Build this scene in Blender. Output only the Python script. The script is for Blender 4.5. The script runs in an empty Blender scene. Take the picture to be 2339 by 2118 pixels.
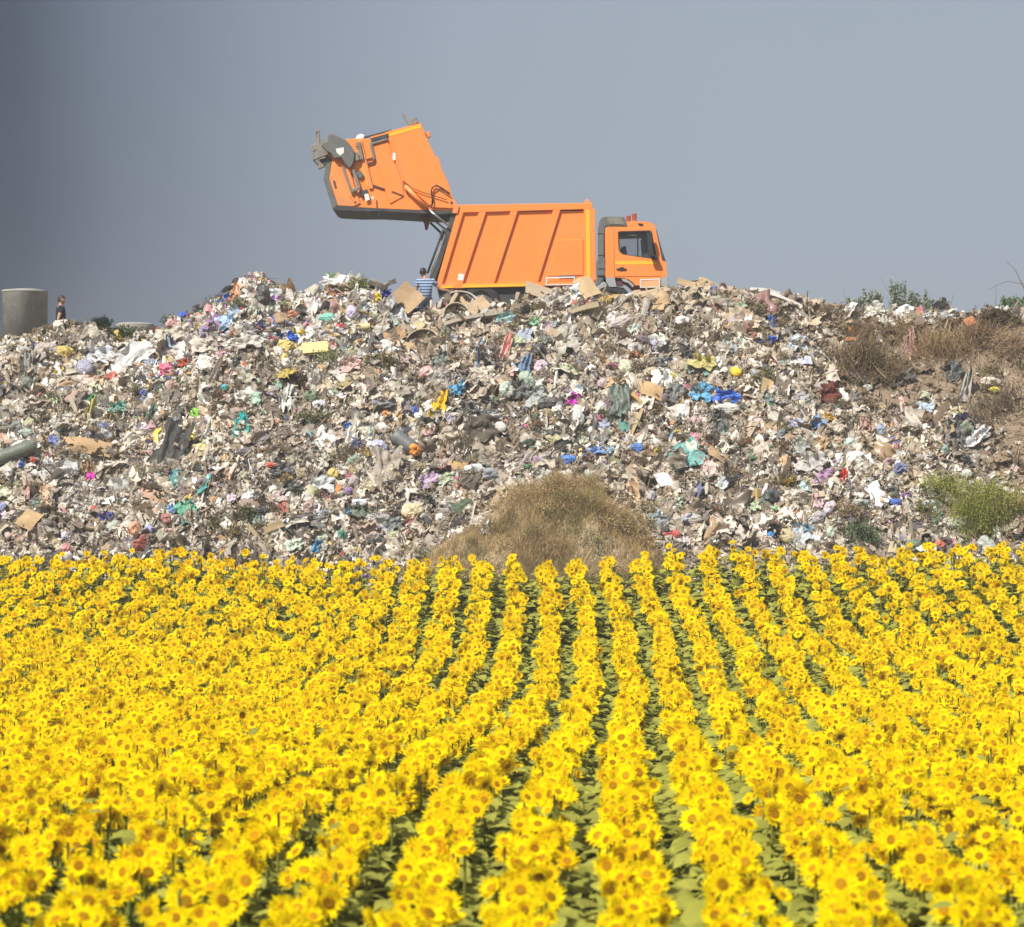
import bpy, bmesh, math, random
import numpy as np
from mathutils import Vector, Matrix
R = math.radians
rng = np.random.default_rng(7)
random.seed(7)
SC = bpy.context.scene
COL = SC.collection

# ------------------------------------------------------------------ camera, sky, sun, exposure
CZ = 4.4                                   # the photographer stands on an embankment beside the field
F = 6852.0                                 # focal length in photograph pixels (2339 x 2118)
PX0, PY0 = 1169.5, 1103.0                  # principal column, horizon row
cam_d = bpy.data.cameras.new('camera'); cam = bpy.data.objects.new('camera', cam_d); COL.objects.link(cam)
cam.location = (0, 0, CZ); cam.rotation_euler = (R(90), 0, 0)
cam_d.sensor_fit = 'HORIZONTAL'; cam_d.sensor_width = 36.0; cam_d.lens = F/2339*36
cam_d.shift_y = (PY0-1059)/2339
cam_d.clip_start = 0.5; cam_d.clip_end = 6000
cam_d.dof.use_dof = True; cam_d.dof.focus_distance = 57; cam_d.dof.aperture_fstop = 3.0
SC.camera = cam

SUN_EL, SUN_AZ = R(50), R(216)             # azimuth clockwise from +Y: behind the camera, to its left
sun_d = bpy.data.lights.new('sun', 'SUN'); sun_d.energy = 5.0; sun_d.angle = R(0.6); sun_d.color = (1, .955, .87)
sun = bpy.data.objects.new('sun', sun_d); COL.objects.link(sun)
sv = Vector((math.sin(SUN_AZ)*math.cos(SUN_EL), math.cos(SUN_AZ)*math.cos(SUN_EL), math.sin(SUN_EL)))
sun.rotation_euler = sv.to_track_quat('Z', 'Y').to_euler()

W = bpy.data.worlds.new("World"); SC.world = W; W.use_nodes = True
nt = W.node_tree; nt.nodes.clear(); N = nt.nodes.new; L = nt.links.new
wo = N('ShaderNodeOutputWorld'); bg = N('ShaderNodeBackground'); bg.inputs[1].default_value = 0.075
sky = N('ShaderNodeTexSky'); sky.sky_type = 'NISHITA'; sky.sun_disc = False
sky.sun_elevation = SUN_EL; sky.sun_rotation = SUN_AZ; sky.dust_density = 2.2; sky.air_density = 1.1; sky.ozone_density = 1.5
hs = N('ShaderNodeHueSaturation'); hs.inputs['Saturation'].default_value = 0.5; hs.inputs['Value'].default_value = 1.0
veil = N('ShaderNodeMix'); veil.data_type = 'RGBA'; veil.inputs['Factor'].default_value = 0.72
veil.inputs[7].default_value = (4.05, 4.72, 5.75, 1)      # hazy grey-blue overcast veil
L(sky.outputs[0], hs.inputs['Color']); L(hs.outputs[0], veil.inputs[6])
# edge vignette on the left, painted into the sky as a darkening ramp
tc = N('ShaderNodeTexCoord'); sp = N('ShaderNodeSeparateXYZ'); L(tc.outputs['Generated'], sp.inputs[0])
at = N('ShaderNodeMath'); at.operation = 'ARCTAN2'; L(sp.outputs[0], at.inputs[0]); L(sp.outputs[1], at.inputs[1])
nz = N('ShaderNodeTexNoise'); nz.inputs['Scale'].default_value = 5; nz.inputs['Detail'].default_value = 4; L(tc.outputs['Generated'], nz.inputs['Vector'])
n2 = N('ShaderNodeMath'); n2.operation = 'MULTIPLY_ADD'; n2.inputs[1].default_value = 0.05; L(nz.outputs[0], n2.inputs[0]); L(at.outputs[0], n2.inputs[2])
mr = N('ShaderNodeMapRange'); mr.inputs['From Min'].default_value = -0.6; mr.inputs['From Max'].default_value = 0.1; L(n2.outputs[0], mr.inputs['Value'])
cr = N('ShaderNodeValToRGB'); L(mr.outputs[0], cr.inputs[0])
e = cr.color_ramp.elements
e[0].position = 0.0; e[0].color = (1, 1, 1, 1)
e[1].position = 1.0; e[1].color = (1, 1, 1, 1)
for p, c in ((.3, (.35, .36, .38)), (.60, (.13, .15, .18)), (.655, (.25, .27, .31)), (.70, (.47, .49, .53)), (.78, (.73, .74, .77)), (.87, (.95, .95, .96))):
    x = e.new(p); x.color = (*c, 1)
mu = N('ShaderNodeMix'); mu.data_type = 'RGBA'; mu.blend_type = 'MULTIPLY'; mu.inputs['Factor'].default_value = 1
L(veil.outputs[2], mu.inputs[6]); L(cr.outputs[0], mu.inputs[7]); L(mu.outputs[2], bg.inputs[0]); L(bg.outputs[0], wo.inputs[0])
SC.view_settings.view_transform = 'Standard'; SC.view_settings.look = 'None'
SC.view_settings.exposure = 0.26; SC.view_settings.gamma = 1; SC.view_settings.use_curve_mapping = False
SC.cycles.max_bounces = 5; SC.cycles.diffuse_bounces = 3; SC.cycles.transmission_bounces = 3; SC.cycles.transparent_max_bounces = 6
SC.cycles.use_denoising = True

# ------------------------------------------------------------------ helpers
def at_px(px, py, Y):
    return Vector(((px-PX0)*Y/F, Y, CZ+(PY0-py)*Y/F))

def tag(o, label=None, cat=None, group=None, kind=None):
    if label: o['label'] = label
    if cat: o['category'] = cat
    if group: o['group'] = group
    if kind: o['kind'] = kind
    return o

def link(name, data, parent=None):
    o = bpy.data.objects.new(name, data); COL.objects.link(o)
    if parent: o.parent = parent
    return o

def empty(name, loc, rz=0):
    o = link(name, None); o.location = loc; o.rotation_euler = (0, 0, rz); o.empty_display_size = .2
    return o

def np_mesh(name, V, T, mats, C=None, smooth=False, mi=None):
    V = np.asarray(V, np.float32); T = np.asarray(T, np.int32); k = T.shape[1]
    me = bpy.data.meshes.new(name)
    me.vertices.add(len(V)); me.vertices.foreach_set('co', V.ravel())
    me.loops.add(T.size); me.loops.foreach_set('vertex_index', T.ravel())
    me.polygons.add(len(T)); me.polygons.foreach_set('loop_start', np.arange(0, T.size, k, dtype=np.int32))
    if mi is not None: me.polygons.foreach_set('material_index', np.asarray(mi, np.int32))
    me.polygons.foreach_set('use_smooth', np.full(len(T), smooth, bool) if np.isscalar(smooth) else smooth)
    for m in mats: me.materials.append(m)
    if C is not None:
        a = me.color_attributes.new('Col', 'FLOAT_COLOR', 'POINT')
        C = np.asarray(C, np.float32)
        if C.shape[1] == 3: C = np.c_[C, np.ones(len(C), np.float32)]
        a.data.foreach_set('color', C.ravel())
    me.update(calc_edges=True)
    return me

class Bulk:
    def __init__(s): s.V, s.T, s.C, s.M, s.S, s.n, s.flat = [], [], [], [], [], 0, None
    def add(s, V, T, C, m=0):
        """V (M,nv,3); T (nt,3); C (M,3) or (M,nv,3)"""
        M, nv = V.shape[:2]
        if M == 0: return
        if C.ndim == 2: C = np.repeat(C[:, None, :], nv, 1)
        s.V.append(V.reshape(-1, 3)); s.C.append(C.reshape(-1, 3))
        TT = (T[None] + (np.arange(M)*nv)[:, None, None]).reshape(-1, 3) + s.n
        s.T.append(TT); s.M.append(np.full(len(TT), m)); s.n += M*nv
        if s.flat is not None: s.S.append(np.full(len(TT), not s.flat))
    def mesh(s, name, mats, smooth=False):
        if s.S: smooth = np.concatenate(s.S)
        return np_mesh(name, np.concatenate(s.V), np.concatenate(s.T), mats, np.concatenate(s.C), smooth, np.concatenate(s.M))

def h3(ix, iy, iz, seed=0):
    h = (ix*374761393 + iy*668265263 + iz*2147483647 + seed*1274126177) & 0xffffffff
    h = ((h ^ (h >> 13))*1274126177) & 0xffffffff
    return ((h ^ (h >> 16)) & 0xffff)/65535.0
def vnoise(P, seed=0):
    P = np.asarray(P, float); i = np.floor(P).astype(np.int64); f = P-i; f = f*f*(3-2*f); r = 0
    for dx in (0, 1):
        for dy in (0, 1):
            for dz in (0, 1):
                w = (f[..., 0] if dx else 1-f[..., 0])*(f[..., 1] if dy else 1-f[..., 1])*(f[..., 2] if dz else 1-f[..., 2])
                r = r+w*h3(i[..., 0]+dx, i[..., 1]+dy, i[..., 2]+dz, seed)
    return r*2-1
def n2d(x, y, sc, seed=0):
    x, y = np.broadcast_arrays(x, y)
    return vnoise(np.stack([x*sc, y*sc, np.zeros_like(x*1.0)+.37], -1), seed)

# ------------------------------------------------------------------ materials
def mat(name, color=(.5, .5, .5), rough=.6, metal=0, var=.12, vscale=4, attr=False, objcol=False, transl=0, bump=0, bscale=30, dirt=None, spec=.5, alpha=1, coords='Object'):
    m = bpy.data.materials.new(name); m.use_nodes = True; t = m.node_tree; t.nodes.clear(); n = t.nodes.new; l = t.links.new
    out = n('ShaderNodeOutputMaterial'); b = n('ShaderNodeBsdfPrincipled')
    b.inputs['Roughness'].default_value = rough; b.inputs['Metallic'].default_value = metal
    b.inputs['Specular IOR Level'].default_value = spec
    tcn = n('ShaderNodeTexCoord'); no = n('ShaderNodeTexNoise'); no.inputs['Scale'].default_value = vscale; no.inputs['Detail'].default_value = 5
    l(tcn.outputs[coords], no.inputs['Vector'])
    if attr:
        src = n('ShaderNodeVertexColor'); src.layer_name = 'Col'; col = src.outputs[0]
    elif objcol:
        src = n('ShaderNodeObjectInfo'); col = src.outputs['Color']
    else:
        src = n('ShaderNodeRGB'); src.outputs[0].default_value = (*color, 1); col = src.outputs[0]
    mp = n('ShaderNodeMapRange'); mp.inputs['From Min'].default_value = .3; mp.inputs['From Max'].default_value = .7
    mp.inputs['To Min'].default_value = 1-var; mp.inputs['To Max'].default_value = 1+var; l(no.outputs[0], mp.inputs['Value'])
    mx = n('ShaderNodeMix'); mx.data_type = 'RGBA'; mx.blend_type = 'MULTIPLY'; mx.inputs['Factor'].default_value = 1
    l(col, mx.inputs[6]); l(mp.outputs[0], mx.inputs[7]); col = mx.outputs[2]
    if dirt:
        dcol, amt, ds = dirt
        dn = n('ShaderNodeTexNoise'); dn.inputs['Scale'].default_value = ds; dn.inputs['Detail'].default_value = 8; dn.inputs['Roughness'].default_value = .65
        l(tcn.outputs[coords], dn.inputs['Vector'])
        dm = n('ShaderNodeMapRange'); dm.inputs['From Min'].default_value = .45; dm.inputs['From Max'].default_value = .75; dm.inputs['To Max'].default_value = amt
        l(dn.outputs[0], dm.inputs['Value'])
        dx = n('ShaderNodeMix'); dx.data_type = 'RGBA'; l(dm.outputs[0], dx.inputs['Factor']); l(col, dx.inputs[6]); dx.inputs[7].default_value = (*dcol, 1); col = dx.outputs[2]
    l(col, b.inputs['Base Color'])
    if bump:
        bn = n('ShaderNodeTexNoise'); bn.inputs['Scale'].default_value = bscale; bn.inputs['Detail'].default_value = 4; l(tcn.outputs[coords], bn.inputs['Vector'])
        bp = n('ShaderNodeBump'); bp.inputs['Strength'].default_value = bump; bp.inputs['Distance'].default_value = .03
        l(bn.outputs[0], bp.inputs['Height']); l(bp.outputs[0], b.inputs['Normal'])
    sh = b.outputs[0]
    if transl:
        tr = n('ShaderNodeBsdfTranslucent'); l(col, tr.inputs[0]); ms = n('ShaderNodeMixShader'); ms.inputs[0].default_value = transl
        l(sh, ms.inputs[1]); l(tr.outputs[0], ms.inputs[2]); sh = ms.outputs[0]
    if alpha < 1:
        tp = n('ShaderNodeBsdfTransparent'); ms = n('ShaderNodeMixShader'); ms.inputs[0].default_value = alpha
        l(tp.outputs[0], ms.inputs[1]); l(sh, ms.inputs[2]); sh = ms.outputs[0]
    l(sh, out.inputs[0])
    return m

M = {}
M['petal'] = mat('petal', attr=True, rough=.8, var=.06, transl=.38, spec=.02, vscale=2)
M['disc'] = mat('disc', attr=True, rough=.95, var=.1, spec=.0)
M['leaf'] = mat('leaf', attr=True, rough=.75, var=.14, transl=.22, spec=.08, vscale=3)
M['stem'] = mat('stem', (.14, .19, .045), rough=.8, spec=.1)
M['soil'] = mat('soil', (.13, .10, .065), rough=.95, var=.35, vscale=1.5, bump=.6, bscale=14, coords='Object')
M['heap'] = mat('heap_soil', attr=True, rough=.95, var=.35, vscale=2.5, bump=.9, bscale=9, dirt=((.24, .19, .14), .6, 1.1))
M['scrap'] = mat('scrap', attr=True, rough=.75, var=.15, vscale=6, spec=.25, dirt=((.30, .255, .195), .55, 3.0))
M['film'] = mat('film', attr=True, rough=.38, var=.1, vscale=6, transl=.15, dirt=((.30, .255, .195), .35, 3.0))
M['bag'] = mat('bag', objcol=True, rough=.42, var=.15, vscale=5, transl=.08, dirt=((.30, .26, .20), .35, 6.0), bump=.25, bscale=18)
M['cloth'] = mat('cloth', objcol=True, rough=.9, var=.18, vscale=7, spec=.1, dirt=((.30, .26, .20), .4, 5.0), bump=.4, bscale=30)
M['card'] = mat('card', objcol=True, rough=.85, var=.15, vscale=3, spec=.15, dirt=((.22, .17, .12), .45, 3.5))
M['orange'] = mat('orange_paint', (.99, .28, .058), rough=.42, var=.035, vscale=1.3, spec=.4, dirt=((.55, .27, .12), .42, 1.3))
M['orange_dirty'] = mat('orange_dirty', (.85, .28, .07), rough=.6, var=.08, vscale=2, dirt=((.42, .24, .13), .75, 3.2))
M['yellow'] = mat('reflective_yellow', (.97, .50, .03), rough=.4, var=.05)
M['dark'] = mat('dark_steel', (.045, .047, .05), rough=.6, var=.3, vscale=5, dirt=((.16, .14, .12), .5, 4))
M['grey'] = mat('grey_plastic', (.13, .13, .125), rough=.65, var=.12, dirt=((.22, .20, .17), .5, 5))
M['steel'] = mat('worn_steel', (.22, .20, .175), rough=.6, metal=.2, var=.25, vscale=5, dirt=((.34, .29, .21), .6, 4))
M['chrome'] = mat('bright_rod', (.55, .56, .58), rough=.25, metal=.9, var=.02)
M['rubber'] = mat('rubber', (.03, .03, .03), rough=.85, var=.2)
M['white'] = mat('white_paint', (.75, .75, .73), rough=.5, var=.05)
M['beacon'] = mat('beacon_amber', (.38, .08, .035), rough=.25, var=.1)
M['glass'] = mat('window_glass', (.06, .07, .08), rough=.08, var=0, alpha=.16)
M['darkglass'] = mat('windscreen_glass', (.05, .06, .07), rough=.06, var=0, alpha=.75)
M['interior'] = mat('cab_interior', (.07, .085, .10), rough=.8, var=.1)
M['light_grey'] = mat('light_grey_plastic', (.36, .37, .38), rough=.55, var=.08, dirt=((.3, .26, .2), .35, 4))
M['concrete'] = mat('concrete', (.35, .34, .30), rough=.92, var=.18, vscale=3, bump=.3, bscale=20, dirt=((.2, .2, .175), .6, 2.0))
M['skin'] = mat('skin', (.46, .235, .145), rough=.6, var=.05)
M['hair'] = mat('hair', (.018, .014, .012), rough=.6, var=.2)
M['navy'] = mat('navy_cloth', (.035, .04, .065), rough=.9, var=.15)
M['black_cloth'] = mat('black_cloth', (.012, .013, .018), rough=.9, var=.15)
M['straw'] = mat('straw', attr=True, rough=.85, var=.15, transl=.2, spec=.15)
M['wood'] = mat('wood', objcol=True, rough=.85, var=.25, vscale=8, spec=.15, dirt=((.2, .17, .13), .4, 5))
# striped jersey: bands are part of the knit
m = bpy.data.materials.new('striped_jersey'); m.use_nodes = True; t = m.node_tree; b = t.nodes['Principled BSDF']; b.inputs['Roughness'].default_value = .9
tcn = t.nodes.new('ShaderNodeTexCoord'); wv = t.nodes.new('ShaderNodeTexWave'); wv.bands_direction = 'Z'; wv.inputs['Scale'].default_value = 4.2; wv.inputs['Distortion'].default_value = .9; wv.inputs['Detail Scale'].default_value = 1.2
rp = t.nodes.new('ShaderNodeValToRGB'); rp.color_ramp.elements[0].position = .42; rp.color_ramp.elements[0].color = (.07, .10, .17, 1); rp.color_ramp.elements[1].position = .58; rp.color_ramp.elements[1].color = (.33, .42, .60, 1)
t.links.new(tcn.outputs['Object'], wv.inputs['Vector']); t.links.new(wv.outputs[0], rp.inputs[0]); t.links.new(rp.outputs[0], b.inputs['Base Color']); M['stripe'] = m

# ------------------------------------------------------------------ terrain functions
HEAD_D = np.array([0, 12, 17, 19, 21, 25, 31, 37, 47, 57, 62, 66, 70.0])
HEAD_Z = np.array([-2.9, -2.85, -2.8, -2.77, -2.74, -2.8, -3.08, -3.26, -3.36, -3.1, -2.45, -1.72, -1.3])
def head_z(x, d):
    """height of the sunflower heads relative to the camera"""
    z = np.interp(d, HEAD_D, HEAD_Z)
    edge = np.interp(x, [-14, -6, -1, 2, 4, 12], [.12, .14, .10, .08, .20, .32])
    k = np.clip((d-50)/14, 0, 1)
    z = z+edge*k
    return z + .10*n2d(x, d, .13, 3)+.05*n2d(x, d, .4, 4)
PLANT_H = 1.55
def field_z(x, d): return CZ+head_z(x, np.minimum(d, 67))-PLANT_H

CREST = np.array([(-300, 668), (0, 664), (60, 660), (110, 648), (150, 640), (175, 642), (235, 668), (270, 662), (320, 655), (340, 628), (375, 616), (420, 594), (436, 584), (456, 582), (468, 560), (480, 544), (500, 538), (522, 546), (535, 562), (560, 572), (600, 578), (640, 574), (660, 553), (700, 548), (745, 556), (765, 582), (785, 590), (820, 612), (850, 608), (872, 600), (885, 588), (930, 586), (958, 598), (1000, 604), (1040, 590), (1070, 576), (1120, 572), (1145, 570), (1180, 584), (1220, 588), (1280, 574), (1340, 564), (1400, 560), (1450, 572), (1520, 578), (1580, 592), (1640, 604), (1700, 609), (1760, 616), (1800, 612), (1860, 612), (1900, 616), (1940, 604), (1975, 608), (2016, 606), (2400, 612)], float)
CREST *= 1.16
YC, YB = 75.0, 67.2
CX = (CREST[:, 0]-PX0)*YC/F; CZr = (PY0-CREST[:, 1])*YC/F+CZ
def crest_z(x): return np.interp(x, CX, CZr)-.08
def crest_smooth(x): return np.interp(x, [-14, -9.6, -8.4, -6.5, -3, 0, 8, 14], [8.0, 8.0, 8.3, 8.9, 9.0, 8.65, 8.5, 8.35])-.15
GROUND_B = 1.1
def mound_z(x, Y, rough=1.0):
    x = np.asarray(x, float); Y = np.asarray(Y, float)
    yb = YB+.5*n2d(x, 0*x, .25, 9)
    s = np.clip((Y-yb)/(YC-yb), 0, 1)
    f = 1-(1-s)**1.25
    cz = crest_z(x)*s**2+crest_smooth(x)*(1-s**2)
    z = GROUND_B+(cz-GROUND_B)*f
    amp = np.sin(np.pi*np.clip(s, 0, 1))**.6*rough
    z = z+amp*(.34*n2d(x, Y, .45, 11)+.20*n2d(x, Y, 1.1, 12)+.10*n2d(x, Y, 2.6, 13))
    # gully of bare soil on the right, shelf of slumped refuse on the left
    z = z-.35*np.exp(-((x-11.5)**2/2.2+(Y-71.5)**2/3))*amp
    plate = np.interp(x, [-20, -9.5, -7, -4, 8, 20], [7.55, 7.45, 8.05, 8.15, 8.1, 7.6])
    back = np.clip((Y-YC)/1.6, 0, 1)
    zb = cz*(1-back)+plate*back
    z = np.where(Y > YC, zb+.05*n2d(x, Y, 1.5, 14), z)
    front = np.clip((yb-Y)/1.0, 0, 1)
    z = np.where(Y < yb, GROUND_B*(1-front)+(GROUND_B-.1)*front, z)
    far = np.clip((Y-112)/25, 0, 1)
    return z*(1-far)+1.0*far

def knoll(x, y):
    k = 1.6*np.exp(-(((np.abs(x-1.45)/np.where(x > 1.45, 1.45, 2.0))**1.9+(np.abs(y-68.2)/1.4)**2.1)))+1.05*np.exp(-(((x+1.5)/1.3)**2+((y-67.5)/1.0)**2))+.55*np.exp(-(((x-3.1)/.9)**2+((y-67.3)/1.0)**2))
    return mound_z(x, y)+k*(1+.30*n2d(x, y, .9, 77)+.2*n2d(x, y, 2.2, 78))
def hit_mound(px, py):
    Ys = np.arange(66.0, 76.5, .02); x = (px-PX0)*Ys/F; zr = CZ+(PY0-py)*Ys/F
    h = knoll(x, Ys); k = np.nonzero(h >= zr)[0]
    i = k[0] if len(k) else int(np.argmin(zr-h))
    return Vector((x[i], Ys[i], float(h[i])))
def mound_n(x, Y):
    e = .15
    gx = (mound_z(x+e, Y)-mound_z(x-e, Y))/(2*e); gy = (mound_z(x, Y+e)-mound_z(x, Y-e))/(2*e)
    n = np.stack([-gx, -gy, np.ones_like(gx)], -1)
    return n/np.linalg.norm(n, axis=-1, keepdims=True)

def earthy(x, Y):
    a = 1.25*np.exp(-np.abs((x-11.3)/3.3)**3-np.abs((Y-73.4)/1.5)**3)+1.2*np.exp(-(((x-12.9)/1.7)**2+((Y-70.9)/2.2)**2)); a = a*(1+.35*n2d(x, Y, .9, 66))
    b = .5*np.exp(-(((x-.9)/2.6)**2+((Y-67.6)/1.4)**2))
    return np.clip(a+b, 0, 1)
def grid_mesh(name, xs, ys, fz, m):
    X, Y = np.meshgrid(xs, ys); Z = fz(X, Y); V = np.stack([X, Y, Z], -1).reshape(-1, 3)
    nx, ny = len(xs), len(ys); i = np.arange(nx*ny).reshape(ny, nx)
    T = np.stack([i[:-1, :-1], i[:-1, 1:], i[1:, 1:], i[1:, :-1]], -1).reshape(-1, 4)
    return np_mesh(name, V, T, [m], smooth=True)

def gz(X, Y):
    z = field_z(X, np.clip(Y, 0, 67)); far = np.clip((Y-67)/20, 0, 1)
    z = z*(1-far)+.75*far
    return np.where(Y < -5, z-.3, z)
gx = np.r_[[-1500, -900, -300, -100, -45], np.arange(-24, 24.1, .6), [45, 100, 300, 900, 1500]]
gy = np.r_[[-400, -60, -10], np.arange(0, 72, .6), [80, 120, 200, 500, 1200, 1800]]
g = link('ground', grid_mesh('ground', gx, gy, gz, M['soil'])); tag(g, kind='structure')
mx_ = np.r_[[-90, -60, -45, -36, -30], np.arange(-22, 22.01, .14), [26, 30, 36, 45, 60, 90]]
my_ = np.r_[np.arange(65.6, 79, .14), [80, 82, 86, 92, 100, 110, 122, 137]]
def mz(X, Y):
    side = np.clip((np.abs(X)-45)/40, 0, 1)
    return mound_z(X, Y)*(1-side)+.4*side
hm_ = grid_mesh('waste_hill', mx_, my_, mz, M['heap']); XX_, YY_ = np.meshgrid(mx_, my_)
ea_ = np.clip(earthy(XX_, YY_)*1.4, 0, 1)[..., None]; ca_ = (np.array([.125, .10, .078])*(1-ea_)+np.array([.235, .17, .115])*ea_).reshape(-1, 3)
at_ = hm_.color_attributes.new('Col', 'FLOAT_COLOR', 'POINT'); at_.data.foreach_set('color', np.c_[ca_, np.ones(len(ca_))].astype(np.float32).ravel())
hill = link('waste_hill', hm_); tag(hill, kind='structure')

# ------------------------------------------------------------------ proto shapes
def ico(sub):
    bm = bmesh.new(); bmesh.ops.create_icosphere(bm, subdivisions=sub, radius=1)
    V = np.array([v.co[:] for v in bm.verts]); T = np.array([[v.index for v in f.verts] for f in bm.faces]); bm.free(); return V, T
def gridp(nu, nv):
    u, v = np.meshgrid(np.linspace(-1, 1, nu), np.linspace(-1, 1, nv)); V = np.stack([u.ravel(), v.ravel(), 0*u.ravel()], -1)
    i = np.arange(nu*nv).reshape(nv, nu); a, b, c, d = i[:-1, :-1].ravel(), i[:-1, 1:].ravel(), i[1:, 1:].ravel(), i[1:, :-1].ravel()
    return V, np.r_[np.c_[a, b, c], np.c_[a, c, d]]
def boxp():
    V = np.array([(x, y, z) for x in (-1, 1) for y in (-1, 1) for z in (-1, 1)], float)
    Q = [(0, 1, 3, 2), (4, 6, 7, 5), (0, 4, 5, 1), (2, 3, 7, 6), (0, 2, 6, 4), (1, 5, 7, 3)]
    return V, np.array([t for q in Q for t in ((q[0], q[1], q[2]), (q[0], q[2], q[3]))])
def tubep(n, rings):
    V = []
    for z, r in rings:
        for k in range(n): V.append((r*math.cos(2*math.pi*k/n), r*math.sin(2*math.pi*k/n), z))
    T = []
    for j in range(len(rings)-1):
        for k in range(n):
            a, b = j*n+k, j*n+(k+1) % n; T += [(a, b, b+n), (a, b+n, a+n)]
    return np.array(V, float), np.array(T)
def rot_from(n, up=None, roll=None):
    """(M,3,3) matrices whose columns are x,y,n"""
    n = n/np.linalg.norm(n, axis=1, keepdims=True)
    up = np.tile([0., 0, 1.], (len(n), 1)) if up is None else up
    x = np.cross(up, n); ln = np.linalg.norm(x, axis=1, keepdims=True); x = np.where(ln < 1e-3, [[1., 0, 0]], x/np.maximum(ln, 1e-6)); y = np.cross(n, x)
    if roll is not None:
        c, s = np.cos(roll)[:, None], np.sin(roll)[:, None]; x, y = c*x+s*y, -s*x+c*y
    return np.stack([x, y, n], -1)
def place(P, Rm, loc): return np.einsum('mij,mvj->mvi', Rm, P)+loc[:, None, :]

# ------------------------------------------------------------------ litter covering the slope (uncountable)
GREYS = np.array([(.42, .39, .345), (.34, .31, .265), (.52, .49, .45), (.24, .20, .165), (.31, .25, .18), (.40, .33, .25), (.15, .125, .10), (.60, .585, .56), (.045, .045, .05), (.78, .77, .75), (.42, .28, .155), (.085, .085, .09)])
GREYS = GREYS*1.26+.035
GW = np.array([18, 18, 13, 12, 9, 10, 9, 10, 4, 6, 4, 4], float)
ACC = np.array([(.04, .12, .55), (.55, .05, .035), (.72, .33, .36), (.05, .36, .36), (.06, .26, .11), (.78, .58, .05), (.75, .24, .05), (.28, .46, .72), (.30, .16, .42), (.8, .78, .76), (.5, .38, .12), (.65, .12, .3)])
def litter_color(M_, x, Y):
    c = GREYS[rng.choice(len(GREYS), M_, p=GW/GW.sum())]
    # fresh load below the tailgate is paler and more colourful, the right is earth
    s = (Y-YB)/(YC-YB)
    fresh = (x > -9.2) & (x < -3.2) & (s > .72)
    p = np.where(fresh, .26, .055+.03*n2d(x, Y, .6, 31))
    a = rng.random(M_) < p
    acc = ACC[rng.integers(0, len(ACC), M_)]; k_ = rng.uniform(.0, .55, (M_, 1)); acc = acc*(1-k_)+k_*np.array([(.42, .39, .34)]); c = np.where(a[:, None], acc, c)
    w = fresh & ~a & (rng.random(M_) < .42); c = np.where(w[:, None], (.72, .71, .70), c)
    earth = earthy(x, Y); e_ = rng.random(M_) < earth*.75
    c = np.where(e_[:, None], np.array([(.26, .19, .13)])*rng.uniform(.6, 1.5, (M_, 1)), c)
    zone = 1+.22*n2d(x, Y, .55, 51)+.16*n2d(x, Y, 1.7, 52); zone = np.where(fresh, np.maximum(zone, 1.0), zone)
    br_ = np.clip(.5+n2d(x, Y, .8, 53), 0, 1)[:, None]*.35*(~fresh)[:, None]; lum = c.mean(1, keepdims=True)
    c = c*(1-br_)+br_*lum*np.array([(1.06, .86, .66)])
    return np.clip(c*rng.uniform(.68, 1.25, (M_, 1))*zone[:, None]*np.array([(1.0, .97, .92)]), 0, .9)
def spots(n, smin=-.06, smax=1.03, thin=.90, clump=True):
    x = rng.uniform(-16.5, 16.5, int(n*1.9)); s = rng.uniform(smin, smax, len(x)); Y = YB+s*(YC-YB)
    keep = rng.random(len(x)) > earthy(x, Y)*thin
    if clump: keep &= rng.random(len(x)) < .62+.5*n2d(x, Y, .9, 41)
    x, Y = x[keep][:n], Y[keep][:n]; a, b_ = mound_z(x, Y), knoll(x, Y)
    return x, Y, np.where(b_-a < .55, b_, a)
lit = Bulk(); lit.flat = True
def rough_blobs(n, sub, lo, hi, lift, mi):
    V, T = ico(sub); x, Y, z = spots(n)
    if sub == 2: V = V*(1+.30*(1-2*np.abs(vnoise(V*2.3, 8))))[:, None]
    m_ = len(x); r = lo*np.exp(rng.random(m_)**1.6*math.log(hi/lo))
    P = V[None]*(1+rng.uniform(-.38, .38, (m_, len(V), 1)))*r[:, None, None]*rng.uniform(.28, 1.35, (m_, 1, 3))
    Rm = rot_from(rng.normal(size=(m_, 3)), roll=rng.uniform(0, 6.28, m_))
    nn = mound_n(x, Y); loc = np.stack([x, Y, z], -1)+nn*(r*rng.uniform(-.1, lift, m_))[:, None]
    lit.add(place(P, Rm, loc), T, litter_color(m_, x, Y), mi)
rough_blobs(30000, 1, .016, .048, .9, 0)
rough_blobs(13000, 1, .035, .08, .7, 1)
rough_blobs(7000, 2, .05, .12, .6, 1)
rough_blobs(1500, 3, .09, .18, .5, 1)
lit.flat = False
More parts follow.
